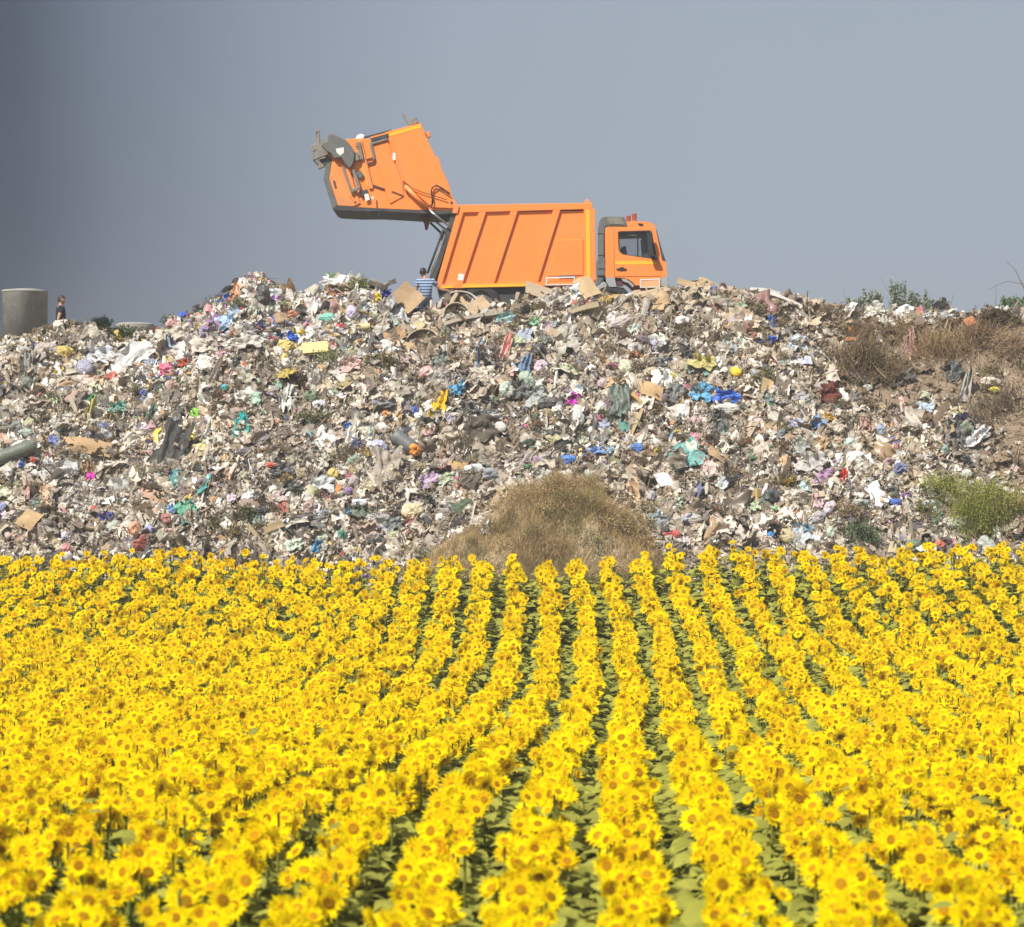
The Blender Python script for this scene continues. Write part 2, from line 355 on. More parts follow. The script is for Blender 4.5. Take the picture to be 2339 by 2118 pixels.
def sheets(n, lo, hi, asp, mi, gs=(4, 4), amp=.45, along=False, z0=0):
    V, T = gridp(*gs); x, Y, z = spots(n); m_ = len(x); r = lo*np.exp(rng.random(m_)**1.5*math.log(hi/lo))
    P = np.repeat(V[None], m_, 0).copy(); P[:, :, 1] *= asp*rng.uniform(.6, 1.3, (m_, 1))
    P += rng.normal(0, .13, P.shape)
    k = rng.uniform(.5, 2.6, (m_, 1)); ph = rng.uniform(0, 6.28, (m_, 1))
    P[:, :, 2] += amp*np.sin(P[:, :, 0]*k+ph)*rng.uniform(.2, 1, (m_, 1))+amp*.6*np.cos(P[:, :, 1]*k*1.3/max(asp, 1)+ph*2)
    P *= r[:, None, None]
    nn = mound_n(x, Y)
    if along:
        nr = nn+rng.normal(0, .25, nn.shape); up = np.stack([rng.normal(0, .35, m_), np.full(m_, .6), np.full(m_, .75)], -1)
        Rm = rot_from(nr, up=up)
    else:
        Rm = rot_from(nn+rng.normal(0, .6, nn.shape), roll=rng.uniform(0, 6.28, m_))
    loc = np.stack([x, Y, z], -1)+nn*(z0+r*rng.uniform(.05, .5, m_))[:, None]
    lit.add(place(P, Rm, loc), T, litter_color(m_, x, Y), mi)
sheets(15000, .025, .085, 1.1, 0, (4, 4), .8)
sheets(11000, .05, .13, 1.2, 1, (6, 6), .9)
sheets(1300, .11, .24, 1.3, 1, (8, 8), .7)
sheets(5200, .015, .045, 5, 1, (2, 8), 1.6, along=True, z0=.05)
sheets(900, .025, .06, 8, 1, (3, 10), 2.5, along=True, z0=.05)
lit.flat = True
V, T = boxp(); x, Y, z = spots(2600); m_ = len(x)
P = V[None]*rng.uniform(.25, 1, (m_, 1, 3))*rng.uniform(.03, .10, (m_, 1, 1)); P += rng.normal(0, .006, P.shape)
lit.add(place(P, rot_from(rng.normal(size=(m_, 3)), roll=rng.uniform(0, 6, m_)), np.stack([x, Y, z+.05], -1)), T, litter_color(m_, x, Y), 0)
V, T = tubep(6, [(-1, 0), (-.98, .9), (-.2, 1), (.4, .95), (.72, .35), (1, .35), (1, 0)]); x, Y, z = spots(1800); m_ = len(x)
P = V[None]*np.array([.035, .035, .11])*rng.uniform(.7, 1.3, (m_, 1, 1))
lit.add(place(P, rot_from(rng.normal(size=(m_, 3))), np.stack([x, Y, z+.05], -1)), T, np.clip(litter_color(m_, x, Y)*1.15, 0, .85), 1)
V, T = boxp(); x, Y, z = spots(2600, thin=0); m_ = len(x)     # slats and twigs
P = V[None]*np.stack([rng.uniform(.006, .018, m_), rng.uniform(.006, .02, m_), rng.uniform(.12, .42, m_)], -1)[:, None]
lit.add(place(P, rot_from(mound_n(x, Y)*.5+rng.normal(size=(m_, 3))), np.stack([x, Y, z+.05], -1)), T, np.array([(.34, .26, .17)])*rng.uniform(.4, 1.5, (m_, 1)), 0)
sheets(1500, .11, .24, 1.4, 1, (9, 9), .55)
# cardboard thrown along the crest in front of the truck
V, T = gridp(3, 8); x = rng.uniform(-2.9, 8.2, 300); Y = YB+(YC-YB)*rng.uniform(.78, .985, 300); k_ = ~((x > -2.5) & (x < .2) & (Y > 74)); x, Y = x[k_], Y[k_]; m_ = len(x); z = mound_z(x, Y); r = .07+.28*rng.random(m_)**1.8
P = np.repeat(V[None], m_, 0).copy(); P += rng.normal(0, .09, P.shape); P[:, :, 0] *= rng.uniform(.12, .5, (m_, 1)); P[:, :, 2] += .55*rng.uniform(-1, 1, (m_, 1))*P[:, :, 1]**2+.12*np.sin(P[:, :, 1]*3+rng.uniform(0, 6, (m_, 1))); P *= r[:, None, None]
Rm = rot_from(mound_n(x, Y)*.5+rng.normal(0, .55, (m_, 3))+[0, -.7, 0], roll=rng.normal(1.57, .8, m_))
lit.add(place(P, Rm, np.stack([x, Y, z+.06+r*.25], -1)), T, np.array([(.43, .34, .245)])*rng.uniform(.5, 1.25, (m_, 1)), 0)
V, T = boxp(); x, Y, z = spots(14000, thin=-.6); m_ = len(x)     # straw, string and splinters
P = V[None]*np.stack([rng.uniform(.003, .007, m_), rng.uniform(.003, .008, m_), rng.uniform(.05, .2, m_)], -1)[:, None]
lit.add(place(P, rot_from(mound_n(x, Y)*.3+rng.normal(size=(m_, 3))), np.stack([x, Y, z+.05], -1)), T, np.array([(.36, .28, .18)])*rng.uniform(.4, 1.7, (m_, 1)), 0)
lm_ = lit.mesh('litter', [M['scrap'], M['film']])
lo = link('litter', lm_)
tag(lo, 'mixed grey and colourful scraps of household litter covering the whole waste slope', kind='stuff')

# ------------------------------------------------------------------ shapes of single pieces of waste
def bag_mesh(seed, knot=False):
    V, T = ico(4); r = .92+.30*vnoise(V*1.2+seed*7, seed)-.22*np.abs(vnoise(V*np.array([2.2, 2.2, 1.1])+seed, seed+1))-.12*np.abs(vnoise(V*np.array([6, 5, 2.2])+seed, seed+2))-.05*np.abs(vnoise(V*11+seed, seed+3))+.1
    P = V*r[:, None]
    P[:, 2] = np.where(P[:, 2] < 0, P[:, 2]*.6, P[:, 2])
    if knot:
        k = np.exp(-((V[:, 0])**2+(V[:, 1])**2)/.05)*(V[:, 2] > 0); P[:, 2] += .5*k; P[:, :2] *= (1+.9*np.exp(-((P[:, 2:3]-1.6)/.15)**2))
    return np_mesh('plastic_bag', P, T, [M['bag']], smooth=False)
BAGS = [bag_mesh(i, i % 3 == 0) for i in range(9)]
def cloth_mesh(seed, mt='cloth', rag=.16, fold=.16, nu=18, folds=3.2, taper=0):
    V, T = gridp(nu, nu); P = V.copy(); a = np.arctan2(V[:, 1], V[:, 0])
    edge = np.maximum(np.abs(V[:, 0]), np.abs(V[:, 1]))
    wob = 1+rag*vnoise(np.stack([np.cos(a)*2.2, np.sin(a)*2.2, 0*a+seed], -1), seed)*2*edge
    P[:, 0] *= wob*(1-taper*(V[:, 1]+1)/2); P[:, 1] *= wob
    P[:, 2] = fold*np.sin(V[:, 0]*folds*2+1.2*vnoise(V*1.3+seed, seed)+V[:, 1]*.7)*(.6+.4*V[:, 1])+fold*1.2*vnoise(V*2.2+seed, seed+5)+fold*.7*np.abs(vnoise(V*5+seed, seed+6)); P[:, :2] += .10*np.stack([vnoise(V*3+seed, seed+8), vnoise(V*3+seed, seed+9)], -1)*(1+edge[:, None])
    return np_mesh('cloth_piece', P, T, [M[mt]], smooth=True)
CLOTHS = [cloth_mesh(i, rag=.12+.05*(i % 3), nu=24, folds=2+i % 4, taper=(i % 2)*.4) for i in range(8)]
FILMS = [cloth_mesh(i+20, 'bag', rag=.17, fold=.30, folds=2+i % 3, nu=26) for i in range(6)]
def card_mesh(seed, bend=.18, mt='card', nu=9):
    V, T = gridp(nu, nu); P = V.copy(); rr = random.Random(seed)
    P[:, 2] = bend*np.abs(V[:, 0]-rr.uniform(-.5, .5))**1.3*rr.choice((-1, 1))+bend*.5*vnoise(V*1.1+seed, seed)
    P[:, 0] += .12*V[:, 1]*rr.uniform(-1, 1); c = (V[:, 0] > .5) & (V[:, 1] > .5); P[c, 1] -= .2*rr.random()
    me = np_mesh('card_piece', P, T, [M[mt]])
    return me
CARDS = [card_mesh(i, .12+.1*(i % 4)) for i in range(8)]
def roll_mesh():
    V, T = tubep(20, [(-1, .0), (-1, .75), (-1, 1), (-.5, 1.02), (0, .97), (.5, 1.03), (1, 1), (1, .6), (.96, .4), (.96, 0)]); V = V[:, [0, 2, 1]]
    return np_mesh('roll', V, T, [M['bag']], smooth=True)
ROLL = roll_mesh()
def arc_mesh():
    P = []; n = 16
    for j in range(n+1):
        a = math.pi*j/n; P += [(math.cos(a), math.sin(a)*2-1, -1), (math.cos(a)*.80, math.sin(a)*1.62-1, 1)]
    T = []
    for j in range(n): T += [(2*j, 2*j+1, 2*j+3), (2*j, 2*j+3, 2*j+2)]
    return np_mesh('arc', P, T, [M['card']], smooth=True)
ARC = arc_mesh()
V, T = boxp(); BOXM = np_mesh('block', V, T, [M['card']])
def plank_mesh(seed):
    V, T = gridp(2, 9); pts = []; n = 9
    P = []
    for j in range(n):
        t_ = -1+2*j/(n-1); w = 1+.15*math.sin(seed+j)
        for (a, b_) in ((-1, -1), (1, -1), (1, 1), (-1, 1)): P.append((a*w, t_, b_*w+1.2*math.sin(t_*2+seed)))
    T = []
    for j in range(n-1):
        for k in range(4): a, b_ = j*4+k, j*4+(k+1) % 4; T += [(a, b_, b_+4), (a, b_+4, a+4)]
    T += [(0, 2, 1), (0, 3, 2)]; q = (n-1)*4; T += [(q, q+1, q+2), (q, q+2, q+3)]
    return np_mesh('plank', P, T, [M['wood']])
PLANKS = [plank_mesh(i) for i in range(4)]

def put(name, me, px, py, w, h, color, roll=0, lift=.35, depth=None, tilt=None, thick=0, parent=None, up=0, jit=.15):
    """lay a piece on the slope where (px,py) meets it; w,h its seen size in photo pixels"""
    p = hit_mound(px, py); n = Vector(mound_n(np.array(p.x), np.array(p.y)).tolist())
    k = p.y/F; sx, sy = w*k/2, h*k/2
    face = Vector((0, -1, .25)) if tilt is None else Vector(tilt)
    zax = (n*.45+face.normalized()*.8+Vector((random.uniform(-jit, jit), 0, random.uniform(-jit, jit)))).normalized()
    yax = Vector((0, .25, 1)); xax = yax.cross(zax).normalized(); yax = zax.cross(xax)
    c, s = math.cos(R(roll)), math.sin(R(roll)); X = xax*c+yax*s; Y_ = -xax*s+yax*c
    d = depth if depth is not None else min(sx, sy)*.8
    o = link(name, me); o.color = (*color, 1)
    m4 = Matrix((X*sx, Y_*sy, zax*d)).transposed().to_4x4(); m4.translation = p+zax*(lift*min(sx, sy)+.085)+Vector((0, 0, up))
    o.matrix_world = m4
    if thick:
        md = o.modifiers.new('thick', 'SOLIDIFY'); md.thickness = thick/max(d, .05)
    return o
WHITE, CREAM, GREYC, BLACK = (.80, .80, .79), (.66, .56, .36), (.42, .41, .39), (.025, .026, .03)
CARD, BLUE, SKY, TEAL, YEL = (.47, .30, .15), (.03, .13, .62), (.10, .32, .62), (.03, .38, .38), (.78, .60, .05)
MARKS = []   # (name for relative labels, px, py)
def piece(kind, px, py, w, h, color, label, cat, roll=0, short=None, var=0, **kw):
    me = {'plastic_bag': BAGS, 'cloth': CLOTHS, 'film': FILMS, 'card': CARDS, 'roll': [ROLL], 'box': [BOXM], 'plank': PLANKS, 'arc': [ARC]}[kind[1]][var % {'plastic_bag': 9, 'cloth': 8, 'film': 6, 'card': 8, 'roll': 1, 'box': 1, 'plank': 4, 'arc': 1}[kind[1]]]
    if kind[1] == 'cloth': kw.setdefault('depth', .35)
    if kind[1] == 'film': kw.setdefault('depth', .22)
    if kind[1] == 'card': kw.setdefault('depth', .3); kw.setdefault('thick', .014); kw.setdefault('lift', .55)
    o = put(kind[0], me, px, py, w, h, color, roll, **kw); tag(o, label, cat)
    if short: MARKS.append((short, px, py))
    return o
B = lambda n='plastic_bag': (n, 'plastic_bag'); Cl = lambda n='cloth': (n, 'cloth'); Fi = lambda n='plastic_sheet': (n, 'film'); Ca = lambda n='cardboard_sheet': (n, 'card')
PIECES = [
 # fresh heap at the top left
 (Fi(), 657, 776, 40, 26, BLUE, 'royal blue plastic sheet crumpled on the fresh heap below two peaks', 'plastic sheet', 10, 'the royal blue sheet'),
 (Cl('cloth'), 684, 762, 36, 18, (.85, .62, .03), 'bright yellow triangular rag above the royal blue sheet', 'rag', -10, None),
 (('foam_block', 'box'), 720, 807, 58, 26, (.80, .62, .30), 'pale yellow foam block lying in white litter', 'foam block', 6, 'the pale yellow foam block'),
 (('foam_roll', 'roll'), 828, 753, 16, 38, (.72, .60, .30), 'light yellow foam roll beside brown cardboard on the upper slope', 'foam roll', 94, 'the light yellow foam roll'),
 (B('plastic_tub'), 752, 732, 38, 24, (.20, .55, .44), 'pale teal plastic tub among white litter on the fresh heap', 'tub', 0, 'the pale teal tub'),
 (Ca('leaning_cardboard'), 926, 690, 62, 66, (.42, .29, .17), 'large brown cardboard panel standing tilted to the left of the man in stripes', 'cardboard', -38, 'the tilted brown panel'),
 (Fi('film_sheet'), 896, 718, 44, 78, (.52, .52, .52), 'grey plastic film draped down beside the tilted brown cardboard panel', 'plastic film', 20, None),
 (Ca('rubber_mat'), 965, 727, 34, 38, (.05, .055, .06), 'dark grey rounded mat below the man in the striped shirt', 'mat', 10, 'the dark grey mat'),
 (B(), 420, 717, 24, 18, (.03, .10, .52), 'small dark blue bag at the left foot of the fresh heap', 'plastic bag', 0, 'the small dark blue bag'),
 (B(), 398, 722, 20, 20, (.62, .62, .6), 'off-white bag next to the small dark blue bag', 'plastic bag', 0, None),
 (Fi(), 517, 690, 30, 20, (.04, .20, .70), 'bright blue plastic sheet under the leftmost peak of the heap', 'plastic sheet', 0, 'the bright blue sheet under the peak'),
 (B(), 492, 697, 24, 18, WHITE, 'white bag touching the bright blue sheet under the peak', 'plastic bag', 0, None),
 (B(), 458, 710, 34, 22, (.07, .07, .075), 'dark grey bag on the left shoulder of the fresh heap', 'plastic bag', 0, None),
 (Fi(), 530, 735, 50, 40, (.36, .50, .68), 'pale blue torn film on the left of the fresh heap', 'plastic film', 30, None),
 (B(), 628, 676, 34, 26, (.58, .60, .60), 'pale grey bag between the two peaks of the heap', 'plastic bag', 0, None),
 (B(), 598, 684, 44, 46, (.09, .09, .08), 'dark torn bag on the right side of the leftmost peak', 'plastic bag', 0, None),
 (B(), 560, 660, 24, 18, (.58, .47, .36), 'tan bag on the crown of the leftmost peak', 'plastic bag', 0, None),
 (Cl(), 722, 706, 46, 50, (.62, .58, .56), 'pale rag draped between the two peaks of the fresh heap', 'rag', 10, None),
 (B(), 786, 654, 36, 34, (.70, .70, .70), 'pale round bag crowning the right peak of the fresh heap', 'plastic bag', 0, None),
 (Fi(), 774, 640, 60, 26, WHITE, 'white crumpled film on top of the right peak', 'plastic film', 0, None),
 (Fi(), 876, 676, 26, 20, (.07, .07, .42), 'dark violet blue scrap at the right end of the fresh heap', 'plastic sheet', 0, None),
 (Fi(), 858, 686, 18, 18, (.85, .66, .04), 'small yellow wrapper at the right end of the fresh heap', 'wrapper', 0, None),
 (Ca(), 635, 735, 44, 26, (.40, .28, .17), 'brown cardboard flap in the middle of the fresh heap', 'cardboard', 15, None),
 (Cl(), 700, 700, 100, 10, (.40, .36, .22), 'long thin olive lath of board across the fresh heap', 'board', 24, None),
 (B(), 775, 755, 30, 20, (.62, .06, .04), 'red plastic bag in pale litter left of the light yellow foam roll', 'plastic bag', 0, None),
 (Ca(), 820, 783, 70, 16, (.47, .31, .16), 'long strip of brown cardboard under the light yellow foam roll', 'cardboard', 26, None, 3),
 (Ca(), 878, 770, 50, 30, (.42, .27, .14), 'folded brown cardboard just right of the light yellow foam roll', 'cardboard', -20, 'the folded cardboard by the foam roll', 2),
 (Ca(), 905, 775, 36, 34, (.40, .25, .13), 'second piece of folded brown cardboard, nearer the curved strips', 'cardboard', 40, None, 5),
 # upper middle, below truck
 (Ca(), 980, 762, 96, 20, (.48, .37, .24), 'long curved tan cardboard strip, topmost of the pile left of centre', 'cardboard', 24, 'the long curved tan strip', 3),
 (Ca(), 1000, 778, 86, 18, (.44, .34, .23), 'curved tan cardboard strip just under the longest one', 'cardboard', 28, None, 7),
 (Ca(), 950, 800, 60, 24, (.45, .31, .18), 'brown cardboard sheet, lowest of the curved strips left of centre', 'cardboard', -6, 'the lowest curved cardboard', 3),
 (Ca(), 925, 742, 70, 16, (.42, .35, .26), 'grey-brown cardboard strip leaning beside the dark grey mat', 'cardboard', -40, None, 1),
 (('cardboard_hoop', 'arc'), 1050, 694, 104, 50, (.46, .41, .35), 'large arched grey-tan cardboard strip bent over in front of the rear wheel', 'cardboard', 0, None),
 (('cardboard_hoop', 'arc'), 1040, 716, 70, 40, (.42, .35, .27), 'smaller arched cardboard strip inside the large arch', 'cardboard', 8, None),
 (('cardboard_hoop', 'arc'), 958, 778, 90, 40, (.44, .35, .25), 'arched cardboard strip on the upper slope below the dark grey mat', 'cardboard', 24, None),
 (Ca(), 1092, 712, 50, 40, (.46, .34, .22), 'tan cardboard flap under the right foot of the large cardboard arch', 'cardboard', 40, None, 5),
 (Ca(), 1010, 722, 60, 30, (.44, .36, .27), 'pale cardboard flap under the left foot of the large cardboard arch', 'cardboard', -30, None, 2),
 (Ca(), 1180, 722, 76, 18, (.43, .33, .22), 'long tan cardboard lying below the short upright stick', 'cardboard', 16, None, 7),
 (('plank', 'plank'), 1030, 706, 8, 80, (.40, .31, .20), 'tan plank leaning up towards the rear of the truck', 'plank', -20, 'the plank under the truck body'),
 (('plank', 'plank'), 1058, 696, 9, 74, (.42, .30, .17), 'brown plank leaning back against the truck body, crossing a pale one', 'plank', 30, None),
 (('plank', 'plank'), 1180, 690, 8, 52, (.34, .26, .18), 'short upright stick in front of the dark gap under the truck', 'stick', -12, None),
 (('log', 'plank'), 1315, 720, 12, 110, (.36, .29, .19), 'long grey-brown log lying on the slope below the truck cab', 'log', -72, 'the long log below the truck'),
 (('plank', 'plank'), 1390, 690, 9, 78, (.52, .33, .13), 'orange-brown plank lying below the front wheel', 'plank', -76, None),
 (('plank', 'plank'), 1422, 676, 5, 54, WHITE, 'thin white lath leaning in front of the front wheel', 'lath', -52, 'the thin white lath'),
 (('plank', 'plank'), 1110, 722, 8, 60, (.55, .53, .50), 'pale grey lath leaning right of the white crumpled rag', 'lath', -40, None),
 (('plank', 'plank'), 1090, 735, 8, 70, (.48, .46, .43), 'grey lath parallel to and left of the pale one', 'lath', -42, None),
 (('plank', 'plank'), 1075, 735, 9, 130, (.35, .30, .24), 'long weathered board lying along the slope below the rear wheels', 'board', -74, None),
 (Ca('leaning_cardboard'), 1338, 656, 44, 60, (.50, .36, .20), 'pointed tan cardboard panel standing in front of the truck front post', 'cardboard', 28, 'the pointed cardboard panel', 4),
 (Ca(), 1352, 680, 50, 30, (.45, .33, .20), 'tan cardboard flap at the foot of the pointed panel', 'cardboard', -30, None, 6),
 (Ca(), 1237, 672, 76, 32, (.42, .33, .24), 'wavy grey-tan cardboard in front of the truck body', 'cardboard', -18, 'the wavy cardboard under the truck body', 0),
 (Ca(), 1265, 662, 40, 24, (.44, .30, .18), 'brown cardboard crumpled just above the wavy cardboard', 'cardboard', 12, None, 2),
 (Fi(), 1316, 676, 52, 34, (.66, .68, .70), 'clear plastic sheet with whitish folds beneath the pointed cardboard panel', 'plastic film', 0, None),
 (B('bottle_cap'), 1315, 674, 16, 14, (.05, .25, .75), 'small bright blue lid lying on the clear plastic sheet', 'lid', 0, None),
 (B(), 1314, 699, 18, 14, (.68, .12, .08), 'small red bag under the clear plastic sheet', 'plastic bag', 0, None),
 (Fi(), 1272, 692, 44, 26, (.72, .68, .64), 'cream crumpled wrapping left of the small red bag', 'wrapping', 0, None),
 (Cl(), 1085, 705, 26, 28, (.82, .81, .84), 'white crumpled rag under the dark belly of the truck', 'rag', 10, 'the white rag under the truck'),
 (B(), 1027, 704, 16, 16, (.75, .12, .25), 'small pink bag between planks under the rear of the truck', 'plastic bag', 0, None),
 (Ca(), 1485, 672, 90, 16, (.46, .35, .22), 'long tan cardboard strip on the crest in front of the truck bumper', 'cardboard', 18, None, 1),
 (Ca(), 1510, 690, 36, 40, (.47, .33, .19), 'torn tan cardboard hanging on the crest beside the truck bumper', 'cardboard', 20, 'the torn cardboard by the bumper', 2),
 (Ca(), 1575, 660, 60, 22, (.44, .31, .18), 'brown cardboard carton flattened on the crest right of the truck', 'cardboard', -8, 'the flattened carton on the crest', 5),
 (Ca(), 1618, 655, 54, 26, (.46, .34, .21), 'tan cardboard sheet at the rise right of the flattened carton', 'cardboard', -22, None, 7),
 (Ca(), 1506, 708, 26, 26, (.50, .34, .18), 'round-cornered piece of cardboard below the torn one', 'cardboard', 80, None, 0),
 (Ca(), 1450, 668, 40, 20, (.42, .34, .25), 'crumpled grey-brown cardboard near the front wheel', 'cardboard', 30, None, 6),
 (Ca(), 1680, 668, 54, 20, (.45, .33, .21), 'brown cardboard strip on the crest above the white bag', 'cardboard', -14, None, 3),
 (Ca(), 1745, 668, 70, 22, (.48, .47, .43), 'crumpled grey cardboard on the crest, last one before the slope dips', 'cardboard', -10, None, 4),
 (('plank', 'plank'), 1790, 692, 8, 90, (.60, .55, .50), 'pale pinkish lath lying down the crest right of the grey cardboard', 'lath', 68, None),
 (B(), 1561, 739, 36, 26, (.78, .78, .77), 'clean white bag on the upper slope below the crest cardboard', 'plastic bag', 0, 'the clean white bag'),
 (B(), 1420, 745, 54, 34, (.50, .43, .41), 'pinkish grey full bag on the upper slope below the thin white lath', 'plastic bag', 25, 'the pinkish grey full bag'),
 (Cl('rag'), 1405, 795, 14, 70, (.42, .38, .33), 'long grey strip of cloth hanging from the pinkish grey bag', 'rag', -10, None),
 (Fi(), 1288, 786, 54, 60, (.46, .42, .36), 'grey-beige torn film on the upper middle slope', 'plastic film', 0, 'the grey-beige torn film'),
 (Fi(), 1155, 735, 56, 30, (.30, .50, .50), 'pale teal torn film beneath the long weathered board', 'plastic film', 0, 'the pale teal film'),
 (Fi(), 1225, 745, 30, 20, (.28, .56, .36), 'pale green scrap of film right of the pale teal film', 'plastic film', 0, None),
 (Cl(), 1154, 812, 24, 100, (.75, .36, .32), 'long salmon pink cloth trailing down the slope', 'cloth', -18, 'the trailing salmon pink cloth', 1),
 (Cl('rag'), 1096, 830, 12, 66, (.16, .22, .36), 'narrow faded blue rag hanging left of the salmon pink cloth', 'rag', -4, None),
 (Cl('rag'), 1198, 842, 22, 48, (.17, .26, .38), 'dusty blue rag right of the salmon pink cloth', 'rag', -10, None),
 (B(), 1231, 806, 34, 32, (.055, .06, .07), 'shiny black full bag in the centre of the upper slope', 'plastic bag', 0, 'the shiny black bag'),
 (Fi(), 1188, 896, 44, 38, (.11, .115, .12), 'dark grey tarpaulin scrap left of the centre of the slope', 'tarpaulin', 0, 'the dark grey tarpaulin scrap'),
 (B(), 1249, 925, 42, 28, (.10, .105, .10), 'dark olive grey bag right of the dark grey tarpaulin scrap', 'plastic bag', 0, None),
 (Fi(), 1310, 918, 30, 36, (.60, .04, .48), 'magenta crumpled bag at the centre of the slope', 'plastic bag', -30, 'the magenta bag'),
 (B(), 1321, 962, 30, 44, (.56, .57, .56), 'upright white bag standing below the magenta bag', 'plastic bag', 0, None),
 (B(), 1080, 868, 0.1, 0.1, CREAM, '', '', 0, None),
 (B(), 975, 862, 42, 34, (.68, .40, .39), 'translucent pink bag on the upper left-middle slope', 'plastic bag', -20, 'the translucent pink bag'),
 (Cl(), 1003, 930, 30, 50, (.75, .50, .02), 'mustard yellow rag hanging from a hollow in the slope', 'rag', -8, 'the mustard yellow rag'),
 (Cl(), 984, 958, 12, 32, (.80, .60, .03), 'narrow yellow strip below the mustard yellow rag', 'rag', 4, None),
 (B(), 948, 944, 18, 24, (.05, .14, .50), 'small blue bag left of the mustard yellow rag', 'plastic bag', 0, None),
 (Fi(), 1048, 893, 34, 26, (.08, .33, .55), 'cyan blue film scrap between the pink bag and the dark tarpaulin scrap', 'plastic film', 20, 'the cyan blue film'),
 (('carpet_roll', 'roll'), 922, 1018, 34, 56, (.15, .16, .17), 'dark grey rolled carpet lying on the slope with an orange rag at its end', 'carpet', 50, 'the dark grey carpet roll'),
 (B('rag'), 946, 1036, 32, 30, (.80, .30, .04), 'orange bundle of rag at the end of the dark grey carpet roll', 'rag', 30, None),
 (Cl(), 1095, 990, 66, 56, (.10, .085, .07), 'dark brown torn blanket in the lower middle of the slope', 'blanket', 0, 'the dark brown blanket'),
 (Fi(), 1070, 945, 46, 40, (.12, .13, .13), 'charcoal film scrap above the dark brown blanket', 'plastic film', 0, None),
 (Fi(), 1118, 950, 50, 24, (.46, .46, .44), 'pale grey plastic sheet right of the charcoal film scrap', 'plastic sheet', 0, None),
 (B(), 1145, 982, 34, 26, (.60, .57, .54), 'off-white bag right of the dark brown blanket', 'plastic bag', 0, None),
 (B(), 1297, 1056, 44, 24, (.08, .22, .62), 'long blue bag just above the dry grass mound', 'plastic bag', 6, 'the long blue bag'),
 (Fi(), 1352, 1040, 48, 18, (.20, .34, .66), 'light blue sheet right of the long blue bag', 'plastic sheet', 12, None),
 (B(), 1455, 1030, 32, 26, (.08, .20, .55), 'round blue bag on the lower slope right of centre', 'plastic bag', 0, 'the round blue bag'),
 (B(), 1078, 1078, 44, 26, (.78, .78, .80), 'plump white bag left of the dry grass mound', 'plastic bag', 14, 'the plump white bag'),
 (B(), 1120, 1090, 50, 28, (.27, .28, .31), 'blue-grey bag right of the plump white bag', 'plastic bag', 0, None),
 (B(), 1008, 1190, 26, 26, (.60, .60, .57), 'whitish bag right of the cream sack near the sunflowers', 'plastic bag', 0, None),
 (B('sack'), 942, 1176, 48, 44, (.66, .55, .34), 'cream coloured sack at the foot of the slope', 'sack', 0, 'the cream sack'),
 (Fi(), 1107, 1213, 20, 36, (.62, .66, .64), 'whitish film caught in the dry grass mound', 'plastic film', -20, None),
 (Ca(), 1050, 1070, 44, 22, (.46, .30, .14), 'brown cardboard scrap left above the plump white bag', 'cardboard', 0, None, 1),
 (Ca(), 1475, 893, 82, 36, (.50, .34, .18), 'large tan cardboard sheet sliding down the right-middle slope', 'cardboard', -22, 'the large tan cardboard sheet', 2),
 (('plank', 'plank'), 1444, 913, 9, 74, (.50, .33, .15), 'orange-brown plank beneath the large tan cardboard sheet', 'plank', 46, None),
 (('plank', 'plank'), 1452, 972, 8, 86, (.46, .35, .20), 'thin curved batten hanging down below the large tan cardboard sheet', 'batten', -22, None),
 (Fi(), 1415, 930, 40, 90, (.16, .20, .17), 'dark green netting hanging down left of the orange-brown plank', 'netting', 0, 'the dark green netting', 1),
 (Fi(), 1598, 905, 46, 40, (.09, .36, .62), 'sky blue film on the right-middle slope', 'plastic film', -20, 'the sky blue film'),
 (Fi(), 1658, 914, 56, 32, (.03, .14, .62), 'vivid blue plastic sheet right of the sky blue film', 'plastic sheet', -4, 'the vivid blue sheet'),
 (Fi(), 1606, 838, 58, 38, (.50, .44, .16), 'olive yellow plastic sheet on the upper right slope', 'plastic sheet', -14, 'the olive yellow sheet'),
 (B(), 1638, 834, 28, 26, (.80, .79, .77), 'white bag touching the olive yellow sheet', 'plastic bag', 0, None),
 (B(), 1681, 855, 32, 24, (.85, .58, .02), 'round yellow bag on the upper right slope', 'plastic bag', 0, 'the round yellow bag'),
 (Fi(), 1520, 832, 46, 28, (.13, .14, .15), 'dark slate bag above the large tan cardboard sheet', 'plastic bag', 0, None),
 (B(), 1452, 806, 38, 32, (.55, .53, .50), 'pale grey bag below the pinkish grey full bag', 'plastic bag', 0, None),
 (B(), 1660, 940, 58, 28, (.66, .65, .61), 'off-white bundle under the vivid blue sheet', 'bundle', 0, None),
 (Fi(), 1645, 985, 34, 80, (.07, .08, .075), 'black film hanging in a hollow under the off-white bundle', 'plastic film', 6, 'the black hanging film', 4),
 (Cl(), 1559, 1056, 82, 56, (.20, .46, .44), 'crumpled teal green cloth on the lower right slope', 'cloth', 24, 'the teal green cloth', 2),
 (Ca('paper_sheet'), 1512, 1103, 34, 34, (.80, .78, .79), 'square white sheet of card on the lower right slope', 'card', 20, 'the square white card', 0),
 (Fi(), 1530, 1030, 60, 16, (.70, .66, .62), 'long off-white wrapping above the teal green cloth', 'wrapping', 20, None),
 (B(), 1502, 1036, 22, 14, (.85, .62, .05), 'small yellow bag left above the teal green cloth', 'plastic bag', 0, None),
 (Ca(), 1640, 1045, 56, 20, (.44, .31, .18), 'tan cardboard strip right of the teal green cloth', 'cardboard', -30, None, 1),
 (Cl(), 1614, 1070, 36, 56, (.74, .58, .54), 'white and pink rag below the tan cardboard strip', 'rag', 20, None),
 (B(), 1764, 1141, 38, 38, (.10, .105, .11), 'dark grey knotted bag on the lower right slope', 'plastic bag', 0, 'the dark grey knotted bag'),
